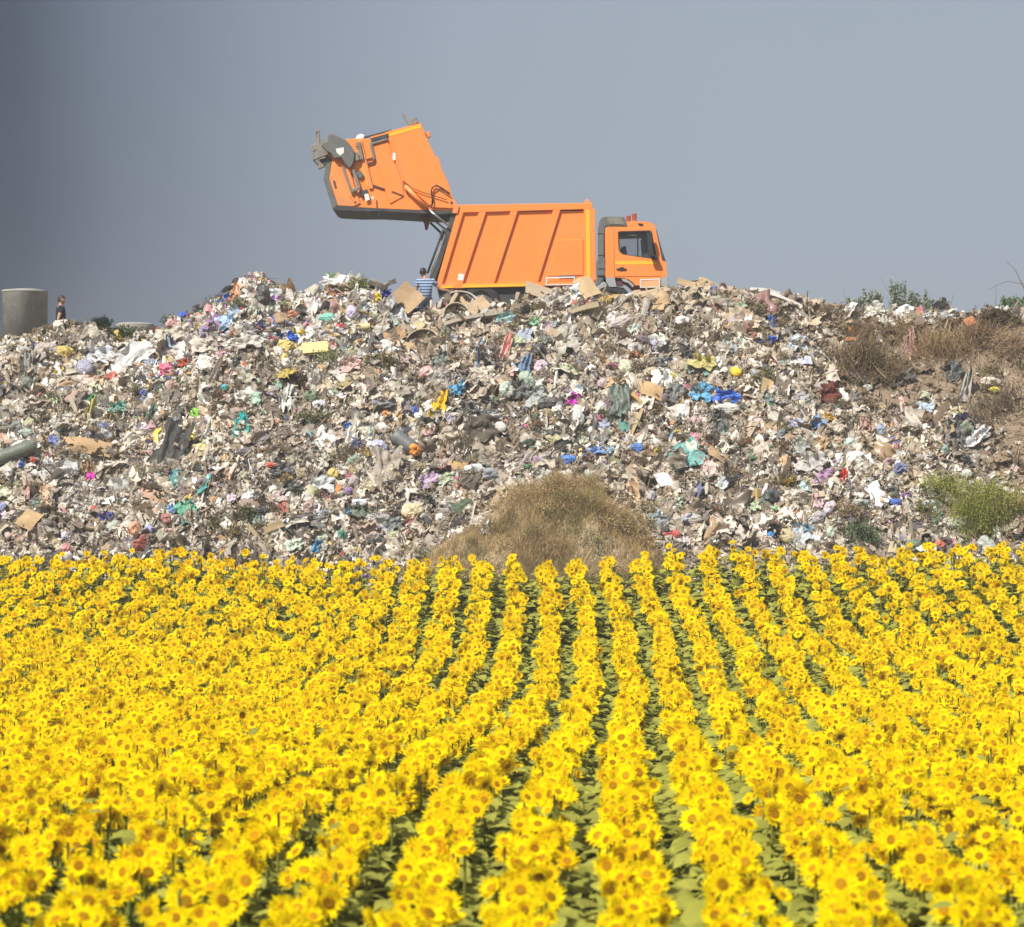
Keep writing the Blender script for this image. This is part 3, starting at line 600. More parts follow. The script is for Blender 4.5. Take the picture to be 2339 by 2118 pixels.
 (B(), 1574, 1192, 66, 30, (.44, .41, .38), 'long grey-beige bag above the sunflowers right of the grass mound', 'plastic bag', 0, 'the long grey-beige bag'),
 (B('basket'), 1534, 1226, 38, 22, (.58, .10, .08), 'red shallow basket of scraps right of the dry grass mound', 'basket', 0, 'the red basket'),
 (Ca(), 1727, 1138, 22, 34, (.44, .31, .15), 'brown carton left of the dark grey knotted bag', 'carton', 0, None, 6),
 (B('plastic_dish'), 1774, 1167, 26, 10, (.25, .55, .25), 'green and white dish below the dark grey knotted bag', 'dish', 0, None),
 (Cl('trousers'), 1893, 908, 42, 44, (.13, .035, .03), 'dark red-brown trousers spread on the slope left of the brushwood', 'trousers', 0, 'the dark red trousers', 0),
 (Fi(), 1760, 748, 20, 50, (.05, .22, .72), 'bright blue strip of film hanging high on the right slope', 'plastic film', -8, 'the hanging blue strip'),
 (Fi(), 1756, 780, 44, 18, (.04, .16, .66), 'deep blue sheet at the foot of the hanging blue strip', 'plastic sheet', 10, None),
 (Cl(), 1708, 770, 28, 40, (.35, .15, .13), 'brownish red cloth left of the hanging blue strip', 'cloth', 20, None),
 (B(), 2072, 705, 42, 30, (.84, .84, .86), 'clean white bag on the skyline in front of green bushes', 'plastic bag', 0, 'the white bag on the skyline'),
 (B(), 2101, 710, 18, 26, (.62, .17, .12), 'red and white bag beside the white one on the skyline', 'plastic bag', 0, None),
 (Fi(), 1990, 718, 56, 34, (.56, .54, .49), 'grey-beige sheet lying on the crest left of the skyline white bag', 'plastic sheet', 30, None),
 (Fi(), 2140, 732, 70, 30, (.45, .45, .43), 'crumpled translucent sheet right of the skyline white bag', 'plastic film', 10, None),
 (B(), 1915, 724, 50, 20, (.30, .31, .31), 'grey bag on the crest above the bare earth', 'plastic bag', 0, None),
 (Fi(), 1808, 684, 34, 18, (.76, .76, .78), 'white crumpled film on the crest beyond the pinkish lath', 'plastic film', 0, None),
 (Fi(), 2057, 874, 62, 26, (.045, .045, .05), 'black torn film right of the brushwood pile', 'plastic film', 20, 'the black torn film'),
 (Fi(), 2172, 855, 44, 44, (.07, .07, .07), 'curled black rubber sheet on the right slope', 'rubber sheet', 40, 'the curled black rubber sheet'),
 (Cl(), 2202, 900, 34, 100, (.36, .33, .30), 'long grey rag hanging down the right slope', 'rag', -14, 'the long grey hanging rag', 3),
 (B(), 2262, 878, 50, 26, (.60, .52, .44), 'cream sack resting on a yellow bag on the far right slope', 'sack', 0, 'the cream sack on the yellow bag'),
 (B(), 2270, 895, 26, 16, (.74, .66, .05), 'yellow bag squeezed under the cream sack on the right', 'plastic bag', 0, None),
 (Fi(), 2228, 1004, 66, 30, (.62, .62, .64), 'long silvery sheet lying on bare earth at the right', 'plastic sheet', 34, 'the silvery sheet'),
 (B('shoe'), 2204, 1056, 34, 20, (.035, .035, .04), 'black shoe-like lump below the silvery sheet', 'shoe', -30, 'the black shoe'),
 (Fi(), 2178, 1000, 40, 56, (.11, .11, .11), 'dark crumpled film left of the silvery sheet', 'plastic film', 0, None),
 (B(), 1953, 1057, 46, 42, (.76, .72, .70), 'large off-white full bag on the lower right slope', 'plastic bag', 0, 'the large off-white bag'),
 (B(), 1915, 1056, 20, 28, (.66, .70, .74), 'pale blue-white bag left of the large off-white bag', 'plastic bag', 0, None),
 (Cl('net_bag'), 1886, 1092, 48, 32, (.40, .26, .40), 'tangled purple net left below the large off-white bag', 'net', 0, 'the purple net', 5),
 (Cl(), 1924, 1100, 14, 40, (.58, .04, .03), 'bright red rag between the purple net and the large off-white bag', 'rag', 0, None),
 (Fi(), 1867, 972, 28, 26, (.22, .42, .80), 'blue and white film on the right slope below the red trousers', 'plastic film', 30, 'the blue and white film'),
 (Fi(), 1892, 958, 26, 14, (.80, .50, .04), 'small orange-yellow wrapper right above the blue and white film', 'wrapper', -20, None),
 (Fi(), 1856, 1066, 60, 50, (.48, .46, .44), 'greyish translucent film left above the purple net', 'plastic film', 0, None),
 (B('brick'), 1944, 764, 18, 16, (.56, .20, .09), 'upright orange brick on the bare earth right of centre', 'brick', 0, 'the upright orange brick'),
 (B('brick'), 1942, 784, 24, 10, (.60, .22, .10), 'flat orange brick below the upright orange brick', 'brick', 0, None),
 (B('brick'), 2212, 742, 26, 20, (.50, .20, .10), 'orange brick lump high on the right near the tree root', 'brick', 30, None),
 (Cl(), 1974, 976, 28, 32, (.52, .32, .28), 'dusty pink triangular rag right of the orange-yellow wrapper', 'rag', 0, 'the dusty pink rag'),
 (Cl(), 2080, 800, 22, 74, (.48, .30, .28), 'pinkish shredded cloth hanging on the straw right of the brushwood', 'cloth', 4, None),
 (B(), 2046, 1154, 26, 22, (.06, .13, .50), 'dark blue bag left of the green bush', 'plastic bag', 0, 'the dark blue bag by the green bush'),
 (B(), 2128, 1162, 48, 30, (.64, .65, .67), 'crumpled silvery white bag left of the green bush', 'plastic bag', 0, None),
 (Fi(), 1802, 1105, 26, 16, (.76, .52, .06), 'golden wrapper on the lower right slope above the knotted bag', 'wrapper', 0, None),
 (Ca(), 1752, 888, 26, 34, (.48, .34, .19), 'tan carton lid left of the red trousers', 'cardboard', -14, None, 0),
 (Ca('paper_sheet'), 1769, 889, 16, 18, (.80, .79, .80), 'small white paper square beside the tan carton lid', 'paper', 30, None, 3),
 (Ca('paper_sheet'), 1810, 855, 12, 12, (.82, .80, .78), 'tiny white paper square left of the brushwood', 'paper', 6, None, 2),
 (Fi(), 1833, 1214, 46, 24, (.30, .50, .66), 'pale blue film just above the sunflowers on the right', 'plastic film', 0, 'the pale blue film by the sunflowers'),
 (B(), 1761, 1225, 18, 14, (.05, .28, .66), 'small bright blue bag left of the pale blue film by the sunflowers', 'plastic bag', 0, None),
 # left half
 (Cl('tarpaulin'), 386, 1046, 66, 142, (.055, .057, .055), 'big torn black tarpaulin hanging down the left slope', 'tarpaulin', -16, 'the big black tarpaulin', 6),
 (Ca(), 200, 1026, 112, 42, (.46, .31, .17), 'big flat brown cardboard sheet on the left slope', 'cardboard', -6, 'the big flat cardboard sheet', 3),
 (('carpet_roll', 'roll'), 32, 1044, 34, 96, (.15, .17, .13), 'thick grey-green carpet roll at the left edge of the slope', 'carpet', -66, 'the grey-green carpet roll'),
 (Fi(), 138, 1080, 74, 44, (.60, .60, .60), 'cloudy white plastic film right below the grey-green carpet roll', 'plastic film', 0, 'the cloudy white film'),
 (B(), 209, 1097, 22, 28, (.72, .02, .42), 'shiny magenta foil bag on the lower left slope', 'plastic bag', 0, 'the shiny magenta bag'),
 (Cl(), 426, 1166, 50, 38, (.16, .44, .30), 'sea green cloth on the lower left slope', 'cloth', 34, 'the sea green cloth', 1),
 (Ca(), 70, 1194, 50, 44, (.47, .32, .17), 'brown rounded carton near the bottom left of the slope', 'carton', 60, 'the brown rounded carton', 1),
 (Ca('paper_sheet'), 84, 1170, 26, 16, (.78, .78, .78), 'white card lying on the brown rounded carton', 'card', -10, None, 2),
 (B(), 310, 1216, 36, 34, (.78, .38, .24), 'salmon orange bag near the foot of the left slope', 'plastic bag', -20, 'the salmon orange bag'),
 (Fi(), 243, 1188, 32, 20, (.08, .10, .45), 'blue and yellow packet left of the salmon orange bag', 'packet', 26, None),
 (B(), 216, 1168, 22, 18, (.52, .08, .07), 'small dark red bag above the blue and yellow packet', 'plastic bag', 0, None),
 (Ca('paper_sheet'), 250, 1150, 30, 16, (.80, .79, .77), 'white folded card above the small dark red bag', 'card', 16, None, 5),
 (Cl(), 551, 980, 30, 52, (.03, .40, .38), 'vivid teal cloth hanging on the left-middle slope', 'cloth', 4, 'the vivid teal cloth', 4),
 (B(), 446, 950, 20, 26, (.26, .60, .06), 'lime green bag above the big black tarpaulin', 'plastic bag', 0, 'the lime green bag'),
 (Fi(), 438, 1000, 14, 34, (.80, .68, .04), 'narrow bright yellow scrap right of the big black tarpaulin', 'plastic film', 0, None),
 (B(), 517, 891, 16, 15, (.04, .46, .52), 'small turquoise ball in the grey part of the left slope', 'ball', 0, 'the small turquoise ball'),
 (Fi(), 422, 835, 26, 16, (.68, .12, .03), 'bright red-orange scrap on the upper left slope', 'plastic scrap', 14, 'the red-orange scrap'),
 (B(), 557, 840, 14, 14, (.74, .22, .05), 'small orange ball right of the red-orange scrap', 'ball', 0, None),
 (B(), 263, 860, 16, 16, (.66, .14, .06), 'small red bag in the white film at the left', 'plastic bag', 0, None),
 (B(), 150, 812, 46, 34, (.56, .42, .10), 'mustard yellow sack near the top of the left slope', 'sack', 0, 'the mustard sack'),
 (Ca(), 160, 880, 66, 18, (.46, .31, .20), 'pinkish brown cardboard, lowest sheet of the stack on the left', 'cardboard', 12, 'the stack of cardboard sheets', 3),
 (Ca(), 158, 868, 62, 12, (.44, .36, .30), 'greyish cardboard, middle sheet of the stack on the left', 'cardboard', 8, None, 1),
 (Ca(), 150, 856, 56, 12, (.48, .42, .36), 'pale cardboard, top sheet of the stack on the left', 'cardboard', 4, None, 5),
 (Cl(), 128, 858, 34, 16, (.60, .48, .12), 'yellow rag lying left of the stacked cardboard sheets', 'rag', 10, None),
 (Cl(), 66, 850, 36, 90, (.34, .34, .32), 'grey hanging cloth at the upper left edge of the slope', 'cloth', 0, 'the grey hanging cloth', 7),
 (B(), 108, 806, 54, 40, (.44, .38, .33), 'beige full bag between the grey hanging cloth and the mustard sack', 'plastic bag', 0, None),
 (Cl('rag'), 490, 870, 16, 110, (.56, .50, .43), 'very long beige strip of cloth trailing down left of the turquoise ball', 'rag', -24, 'the long beige strip', 1),
 (Fi(), 300, 826, 100, 60, (.60, .59, .57), 'large pale translucent film spread near the top of the left slope', 'plastic film', 30, 'the large pale film'),
 (Fi(), 226, 820, 70, 44, (.60, .61, .66), 'bluish white film left of the large pale film', 'plastic film', 0, None),
 (Fi(), 330, 800, 30, 12, (.08, .20, .62), 'small blue scrap above the large pale film', 'plastic scrap', 10, None),
 (Fi(), 304, 796, 40, 22, (.06, .06, .07), 'black film left of the small blue scrap', 'plastic film', 20, None),
 (Fi(), 402, 772, 74, 44, (.52, .46, .38), 'beige crumpled film below the small dark blue bag', 'plastic film', 10, 'the beige crumpled film'),
 (Fi(), 478, 795, 70, 40, (.56, .50, .43), 'pale beige film right of the beige crumpled film', 'plastic film', -10, None, 2),
 (Fi(), 560, 790, 60, 30, (.54, .50, .44), 'greyish beige film left of the royal blue sheet', 'plastic film', 0, None, 3),
 (Cl(), 805, 1010, 30, 70, (.72, .69, .62), 'white cloth hanging down the middle slope', 'cloth', -16, 'the white hanging cloth', 1),
 (Fi(), 792, 990, 22, 40, (.12, .28, .66), 'blue film touching the white hanging cloth', 'plastic film', -14, None),
 (Fi(), 842, 1000, 24, 44, (.50, .60, .55), 'pale green film right of the white hanging cloth', 'plastic film', 0, None),
 (B(), 880, 985, 34, 30, (.74, .70, .64), 'cream white bag left of the dark grey carpet roll', 'plastic bag', 0, None),
 (Fi(), 655, 920, 22, 60, (.74, .72, .68), 'white tall scrap of cloth on the middle of the left slope', 'cloth', -6, 'the tall white scrap'),
 (B(), 712, 910, 30, 34, (.17, .24, .14), 'olive green full bag right of the tall white scrap', 'plastic bag', 0, 'the olive green bag'),
 (Fi(), 802, 842, 50, 34, (.60, .40, .38), 'dusty pink film below the pale yellow foam block', 'plastic film', 20, 'the dusty pink film'),
 (B(), 652, 836, 26, 22, (.64, .66, .68), 'bluish white round bag left of the dusty pink film', 'plastic bag', 0, None),
 (Fi(), 858, 938, 86, 24, (.20, .21, .21), 'long slate grey sheet left of the small blue bag', 'plastic sheet', 12, 'the long slate grey sheet'),
 (Cl(), 880, 1075, 60, 80, (.38, .33, .28), 'large ragged grey-brown cloth right of the middle of the left slope', 'cloth', 0, 'the ragged grey-brown cloth', 6),
 (Fi(), 735, 1115, 52, 34, (.56, .58, .58), 'pale grey sheet with an orange scrap beside it', 'plastic sheet', -10, 'the pale grey sheet'),
 (B(), 775, 1124, 16, 24, (.78, .24, .05), 'small orange scrap right of the pale grey sheet', 'plastic scrap', 0, None),
 (B(), 796, 1128, 20, 20, (.30, .18, .40), 'small purple bag right of the small orange scrap', 'plastic bag', 0, None),
 (Fi(), 652, 1124, 70, 30, (.06, .062, .065), 'black sheet left of the pale grey sheet', 'plastic sheet', 18, 'the black sheet'),
 (B(), 562, 1040, 40, 28, (.12, .12, .125), 'dark grey round bag below the vivid teal cloth', 'plastic bag', 0, 'the dark grey round bag'),
 (B(), 620, 1068, 20, 14, (.62, .07, .05), 'small bright red bag right of the dark grey round bag', 'plastic bag', 0, None),
 (Fi(), 640, 1080, 54, 26, (.08, .08, .085), 'black bag beneath the small bright red bag', 'plastic bag', 0, None),
 (Ca(), 570, 1158, 44, 24, (.34, .25, .21), 'mauve-brown cardboard in the lower left-middle slope', 'cardboard', -26, None, 4),
 (B(), 592, 1170, 46, 18, (.04, .04, .045), 'flat black bag under the mauve-brown cardboard', 'plastic bag', 0, 'the flat black bag'),
 (Ca(), 612, 1216, 80, 20, (.30, .22, .12), 'rotten dark brown board near the foot of the slope', 'board', 24, 'the rotten brown board', 6),
 (Fi(), 700, 1196, 80, 30, (.12, .115, .105), 'dark olive tarpaulin right of the rotten brown board', 'tarpaulin', -10, 'the dark olive tarpaulin', 3),
 (B(), 860, 1240, 50, 26, (.10, .10, .095), 'dark bag at the foot of the slope left of the cream sack', 'plastic bag', -10, None),
 (B(), 782, 1228, 22, 26, (.05, .26, .18), 'dark green bag at the foot of the slope', 'plastic bag', 0, None),
 (Fi(), 726, 1255, 20, 30, (.10, .36, .62), 'blue film at the foot of the slope left of the dark green bag', 'plastic film', -20, None),
 (B(), 820, 1155, 34, 20, (.70, .72, .80), 'pale bluish white bag below the small purple bag', 'plastic bag', 0, None),
 (Fi(), 790, 1176, 36, 18, (.14, .34, .50), 'steel blue film below the pale bluish white bag', 'plastic film', 0, None),
 (B(), 862, 1188, 60, 26, (.50, .48, .46), 'grey full bag right of the steel blue film', 'plastic bag', 10, None),
 (Cl(), 200, 960, 14, 90, (.46, .40, .12), 'narrow yellow-green strap hanging on the left slope', 'strap', -14, 'the yellow-green strap'),
 (B(), 330, 905, 20, 18, (.05, .09, .30), 'small navy bag on the left slope below the large pale film', 'plastic bag', 0, 'the small navy bag'),
 (B(), 404, 935, 0.1, 0.1, CREAM, '', '', 0, None),
 (Fi(), 268, 938, 40, 26, (.20, .42, .34), 'sea green film on the left slope below the small navy bag', 'plastic film', 10, None),
 (B(), 240, 1000, 40, 26, (.70, .70, .74), 'white paper bundle lying above the big flat cardboard sheet', 'paper', -20, None),
 (Ca(), 92, 1008, 60, 18, (.50, .38, .20), 'ochre cardboard strip left of the big flat cardboard sheet', 'cardboard', 8, None, 7),
 (B(), 104, 1104, 0.1, 0.1, CREAM, '', '', 0, None),
 (B(), 50, 1068, 18, 18, (.05, .10, .42), 'small blue bag under the grey-green carpet roll', 'plastic bag', 0, None),
 (B(), 76, 1056, 16, 14, (.62, .06, .06), 'small red ball right of the grey-green carpet roll', 'ball', 0, None),
]
for i, p_ in enumerate(PIECES):
    k_, px, py, w, h, c, lab, cat, rl, sh = p_[:10]; var = p_[10] if len(p_) > 10 else i
    if not lab: continue
    o_ = None
    kw = {}
    if k_[1] == 'plank': kw = dict(depth=.05, lift=.5, jit=.05)
    if k_[1] == 'arc': kw = dict(depth=.12, thick=.012, lift=.3, jit=.03)
    if k_[1] == 'box': kw = dict(depth=.18)
    if k_[0] == 'brick': k_ = ('brick', 'box'); kw = dict(depth=.07)
    if k_[1] == 'roll': kw = dict(depth=w/2*70/F, lift=.4)
    if k_[0] == 'leaning_cardboard': kw = dict(lift=.9, depth=.3, thick=.02)
    piece(k_, px, py, w, h, c, lab, cat, rl, sh, var, **kw)

# more single bags, rags and cartons, each described from the landmark nearest to it
COLN = [('white', (.76, .76, .75)), ('pale grey', (.50, .49, .47)), ('beige', (.50, .43, .33)), ('dark grey', (.12, .12, .12)), ('black', (.03, .03, .035)), ('blue', (.06, .17, .55)), ('light blue', (.28, .45, .70)), ('red', (.58, .06, .05)), ('pink', (.70, .36, .38)), ('green', (.08, .30, .14)), ('yellow', (.76, .58, .06)), ('brown', (.26, .18, .11)), ('cream', (.66, .58, .42)), ('orange', (.74, .26, .06))]
CWT = [26, 30, 26, 12, 8, 3, 4, 2.5, 3, 2, 2, 10, 16, 1.5]
KN = [('plastic_bag', BAGS, 'plastic bag', 'plastic bag'), ('plastic_sheet', FILMS, 'film scrap', 'plastic film'), ('rag', CLOTHS, 'rag', 'rag')]
used = set(); occupied = [(p_[1], p_[2]) for p_ in PIECES]; made = 0; rr = random.Random(3); tries = 0
while made < 280 and tries < 6000:
    tries += 1
    px = rr.uniform(4, 2335); cy_ = float(np.interp(px, CREST[:, 0], CREST[:, 1])); py = rr.uniform(cy_+22, 1262)
    if min((px-a)**2+((py-b_)*1.2)**2 for a, b_ in occupied) < 26**2: continue
    p = hit_mound(px, py)
    if float(knoll(np.array(p.x), np.array(p.y))-mound_z(np.array(p.x), np.array(p.y))) > .2: continue
    if rr.random() < float(earthy(p.x, p.y))*.8: continue
    ci = rr.choices(range(len(COLN)), CWT)[0]; ki = rr.choices((0, 1, 2), (4, 6, 2))[0]
    nm, pool, words, cat = KN[ki]; cn, cc = COLN[ci]
    if cn in ('brown', 'beige') and rr.random() < .35: nm, pool, words, cat = 'cardboard_sheet', CARDS, 'cardboard scrap', 'cardboard'
    j = min(range(len(MARKS)), key=lambda q: (MARKS[q][1]-px)**2+(MARKS[q][2]-py)**2); s_, mx, my = MARKS[j]
    dx, dy = px-mx, py-my; dist = math.hypot(dx, dy)
    if dist > 210: continue
    dirn = ('right' if dx > 0 else 'left') if abs(dx) > 2*abs(dy) else (('below' if dy > 0 else 'above') if abs(dy) > 2*abs(dx) else ('lower right' if dx > 0 and dy > 0 else 'lower left' if dy > 0 else 'upper right' if dx > 0 else 'upper left'))
    ph = {'below': 'below', 'above': 'above'}.get(dirn, dirn+' of')
    near = 'close' if dist < 70 else 'further'
    key = (words, cn, s_, dirn, near)
    if key in used: continue
    used.add(key); occupied.append((px, py)); made += 1
    sz = rr.uniform(16, 40)*(.8 if ci > 4 else 1)
    cj = tuple(min(.8, (v*.68+g*.32)*rr.uniform(.7, 1.1)) for v, g in zip(cc, (.40, .37, .33)))
    o = put(nm, pool[rr.randrange(len(pool))], px, py, sz*rr.uniform(.8, 1.4), sz*rr.uniform(.6, 1.1), cj, rr.uniform(-60, 60), depth=(.2 if nm == 'cardboard_sheet' else None), thick=(.012 if nm == 'cardboard_sheet' else 0))
    tag(o, '%s %s %s %s' % (cn, words, 'just' if near == 'close' else 'well', ph+' '+s_), cat, {'plastic bag': 'plastic bags on the waste slope', 'plastic film': 'film scraps on the waste slope', 'rag': 'rags on the waste slope', 'cardboard': 'cardboard on the waste slope'}[cat])

# ------------------------------------------------------------------ plants on and behind the heap
def blades(n, cx, cy, rx, ry, h, col, on=mound_z, lean=.35, wd=.006, seg=3, bare=None, cone=None):
    a = rng.uniform(0, 6.283, n); r = np.sqrt(rng.random(n)); x = cx+np.cos(a)*r*rx; y = cy+np.sin(a)*r*ry
    z = on(x, y); hh = h*rng.uniform(.45, 1.15, n)*(1-.45*r); d = rng.normal(0, lean, (n, 2))
    ts = np.linspace(0, 1, seg+1); P = []
    w = np.stack([np.cos(a*7), np.sin(a*7), 0*a], -1)*wd
    for t_ in ts:
        c = np.stack([x+d[:, 0]*hh*t_**1.6, y+d[:, 1]*hh*t_**1.6, z-.03+hh*t_*(1-.12*t_)], -1)
        P += [c-w*(1-t_*.8), c+w*(1-t_*.8)]
    V = np.stack(P, 1); T = []
    for k in range(seg): T += [(2*k, 2*k+1, 2*k+3), (2*k, 2*k+3, 2*k+2)]
    C = np.array(col)[None]*rng.uniform(.65, 1.35, (n, 1))
    return V, np.array(T), C
def twigs(n, cx, cy, cz, rx, ry, rz, length, rad, col, flat=0, dirs=None, seg=4, curl=.35):
    p = rng.normal(0, .45, (n, 3)).clip(-1, 1)*[rx, ry, rz]+[cx, cy, cz]
    d = rng.normal(size=(n, 3)) if dirs is None else np.asarray(dirs)[None]+rng.normal(0, .45, (n, 3)); d[:, 2] *= (1-flat); d /= np.linalg.norm(d, axis=1, keepdims=True)
    l_ = length*rng.uniform(.3, 1, n); u = np.cross(d, [0.1, .2, 1]); u /= np.linalg.norm(u, axis=1, keepdims=True); v = np.cross(d, u)
    P = []; c = p-d*l_[:, None]/2
    for k in range(seg+1):
        rdd = rad*(1-.7*k/seg)
        for q in range(3): P.append(c+rdd*(u*math.cos(q*2.094)+v*math.sin(q*2.094)))
        d = d+rng.normal(0, curl, (n, 3))*.5; d /= np.linalg.norm(d, axis=1, keepdims=True); c = c+d*(l_/seg)[:, None]
    T = []
    for k in range(seg):
        for q in range(3): a, b_ = k*3+q, k*3+(q+1) % 3; T += [(a, b_, b_+3), (a, b_+3, a+3)]
    return np.stack(P, 1), np.array(T), np.array(col)[None]*rng.uniform(.5, 1.4, (n, 1))
def leafy(n, c, rad, size, col, up=.3):
    """many small leaf faces through an uneven volume"""
    p = rng.normal(0, .5, (n*2, 3)); nn_ = vnoise(p*2.5+np.array(c)[None], 5); p = p[(nn_ > -.25) & (np.linalg.norm(p, axis=1) < 1.25)][:n]
    m_ = len(p); loc = p*rad+np.array(c)
    q = np.array([(0, 0, 0), (.5, .45, .08), (0, 1, -.1), (-.5, .45, .08)], float)
    P = q[None]*(size*rng.uniform(.6, 1.3, (m_, 1, 1)))
    Rm = rot_from(rng.normal(size=(m_, 3))+[0, -.3, up], roll=rng.uniform(0, 6.28, m_))
    return place(P, Rm, loc), np.array([(0, 1, 2), (0, 2, 3)]), np.array(col)[None]*rng.uniform(.6, 1.4, (m_, 1))

def grass_obj(name, parts, label, cat=None, kind='stuff'):
    b_ = Bulk()
    for V, T, C in parts: b_.add(V, T, C)
    o = link(name, b_.mesh(name, [M['straw']])); tag(o, label, cat, kind=kind); return o
# dry grass mound in front of the heap
def gm(px, py): return hit_mound(px, py)
gp = []
kx = np.arange(-5.2, 6.2, .12); ky = np.arange(64.6, 72.6, .12)
def kz(X, Y): return np.where(knoll(X, Y)-mound_z(X, Y) > .10, knoll(X, Y)-.02, mound_z(X, Y)-.25)
kn = link('grass_mound', grid_mesh('grass_mound', kx, ky, kz, mat('dry_earth', (.36, .28, .175), rough=.95, var=.3, vscale=5, bump=.6, bscale=25))); tag(kn, kind='structure')
STRAW, STRAW2, OLIVE = (.50, .36, .18), (.60, .46, .26), (.24, .26, .10)
gp.append(blades(11000, 1.25, 68.0, 3.0, 2.2, .34, STRAW, knoll, .4, .006))
gp.append(blades(8000, -1.4, 67.2, 2.1, 1.3, .32, STRAW2, knoll, .35, .005))
gp.append(blades(2500, 1.3, 68.0, 2.5, 1.6, .42, (.30, .22, .11), knoll, .5, .006))
gp.append(blades(2500, .5, 66.9, 2.9, .8, .36, OLIVE, knoll, .4, .009))
gp.append(blades(4500, 2.9, 67.3, 1.5, 1.3, .32, STRAW, knoll, .4, .006)); gp.append(blades(3500, -2.6, 67.1, 1.6, 1.0, .3, STRAW, knoll, .4, .006))
for k_ in range(60):
    x_, y_ = 1.5+rng.normal(0, 1.1), 68.2+rng.normal(0, .7)
    if k_ > 42: x_, y_ = -1.5+rng.normal(0, 1.2), 67.1+rng.normal(0, .35)
    hh_ = rng.uniform(.35, .85)*(1 if k_ < 43 else .6)
    gp.append(blades(300, x_, y_, .28, .25, hh_, [STRAW, STRAW2, (.34, .25, .12), (.27, .25, .11)][k_ % 4], knoll, .45, .005))
for k_ in range(64):
    x_, y_ = 1.25+rng.normal(0, 1.15), 68.0+rng.normal(-.2, .8)
    if k_ > 48: x_, y_ = -1.4+rng.normal(0, .9), 67.0+rng.normal(0, .4)
    c_ = [(.45, .32, .16), (.36, .26, .13), (.52, .41, .23), (.24, .24, .10)][k_ % 4]
    gp.append(leafy(380, (x_, y_, float(knoll(np.array(x_), np.array(y_)))+.16), (rng.uniform(.22, .48), .3, rng.uniform(.14, .30)), .028, c_))
for k_ in range(22):
    a_ = rng.uniform(0, 3.14); x_, y_ = 1.3+1.75*math.cos(a_)*rng.uniform(.5, 1), 68.3+rng.uniform(-.2, .9)
    gp.append(leafy(260, (x_, y_, float(knoll(np.array(x_), np.array(y_)))+.2), (rng.uniform(.15, .35), .2, rng.uniform(.18, .36)), .024, (.48, .36, .18)))
grass_obj('dry_grass', gp, 'straw coloured dry grass and weeds growing on the low mound in front of the waste')
gp = []
for i in range(70):
    px = rng.uniform(0, 2339); x = (px-PX0)*66.8/F
    gp.append(blades(60, x, 66.7+rng.uniform(-.2, .4), .35, .25, rng.uniform(.2, .45), STRAW if rng.random() < .6 else OLIVE, knoll, .35, .006))
for px in np.linspace(880, 1560, 34): gp.append(blades(150, (px-PX0)*66.2/F, 66.3, .5, .25, .5, (.12, .15, .05), knoll, .3, .012))
grass_obj('verge_grass', gp, 'thin strip of mixed green and dry grass between the sunflowers and the waste')
gp = []
for (px, py, n_, rx, h_, c) in ((745, 830, 500, .35, .3, OLIVE), (880, 840, 900, .45, .35, (.17, .14, .07)), (700, 880, 700, .4, .3, (.15, .115, .07)), (545, 705, 300, .25, .2, (.15, .16, .08)), (820, 660, 500, .28, .22, (.24, .26, .10)), (560, 1185, 500, .25, .35, (.15, .15, .06)), (540, 1225, 300, .2, .3, (.22, .18, .08)), (720, 965, 900, .5, .2, (.19, .17, .09)), (1735, 720, 400, .3, .25, (.16, .14, .08)), (1120, 830, 400, .35, .2, (.15, .11, .07)), (1420, 700, 500, .4, .15, (.16, .12, .06)), (2120, 1170, 500, .3, .35, (.22, .22, .06)), (1940, 1180, 500, .35, .35, (.36, .28, .16)), (390, 740, 300, .25, .2, (.12, .14, .07)), (1745, 870, 400, .3, .3, (.22, .20, .10))):
    p = hit_mound(px, py); gp.append(leafy(n_, (p.x, p.y-.05, p.z+.12), (rx, .25, h_*.7), .045, c)); gp.append(twigs(n_//6, p.x, p.y-.05, p.z+.1, rx, .25, h_*.6, .35, .005, c))
for k_ in range(150):
    x_ = rng.uniform(-12.5, 13); s_ = rng.uniform(.05, .97); y_ = YB+s_*(YC-YB)
    if -2.8 < x_ < 3.6 and s_ < .32: continue
    c_ = [(.20, .155, .09), (.26, .20, .125), (.17, .155, .07), (.23, .165, .10)][k_ % 4]; sz_ = rng.uniform(.12, .42)
    gp.append(leafy(int(900*sz_), (x_, y_-.05, float(mound_z(np.array(x_), np.array(y_)))+.10), (sz_, .22, sz_*.55), .035, c_)); gp.append(twigs(int(200*sz_), x_, y_-.08, float(mound_z(np.array(x_), np.array(y_)))+.10, sz_, .2, sz_*.6, .3, .005, c_, dirs=(.1, 0, -.6)))
grass_obj('undergrowth', gp, 'scattered olive and brown clumps of garden waste caught among the litter')
# straw and roots on the earth at the right
gp = []
for (px, py, n_, rx, rz, c, dr) in ((2150, 800, 1500, .9, .45, (.42, .29, .16), (.3, -.2, -1)), (1960, 760, 500, .8, .3, (.36, .26, .16), (1, 0, -.4)), (2060, 770, 500, .7, .4, (.38, .27, .15), (.6, 0, -.8)), (2300, 800, 700, .5, .5, (.38, .26, .16), (-.6, 0, -.6)), (2240, 960, 300, .6, .4, (.32, .25, .17), (.4, 0, -1)), (1900, 720, 300, .6, .2, (.3, .22, .13), (1, 0, -.1)), (2230, 780, 900, .6, .4, (.26, .17, .10), (-.5, -.2, -1)), (2290, 930, 500, .6, .5, (.20, .15, .10), (.3, 0, -1))):
    p = hit_mound(px, py); gp.append(twigs(n_, p.x, p.y-.1, p.z+.05, rx, .4, rz, .5, .006, c, dirs=dr))
grass_obj('straw_clumps', gp, 'loose brown straw and roots hanging over the bare earth at the right')

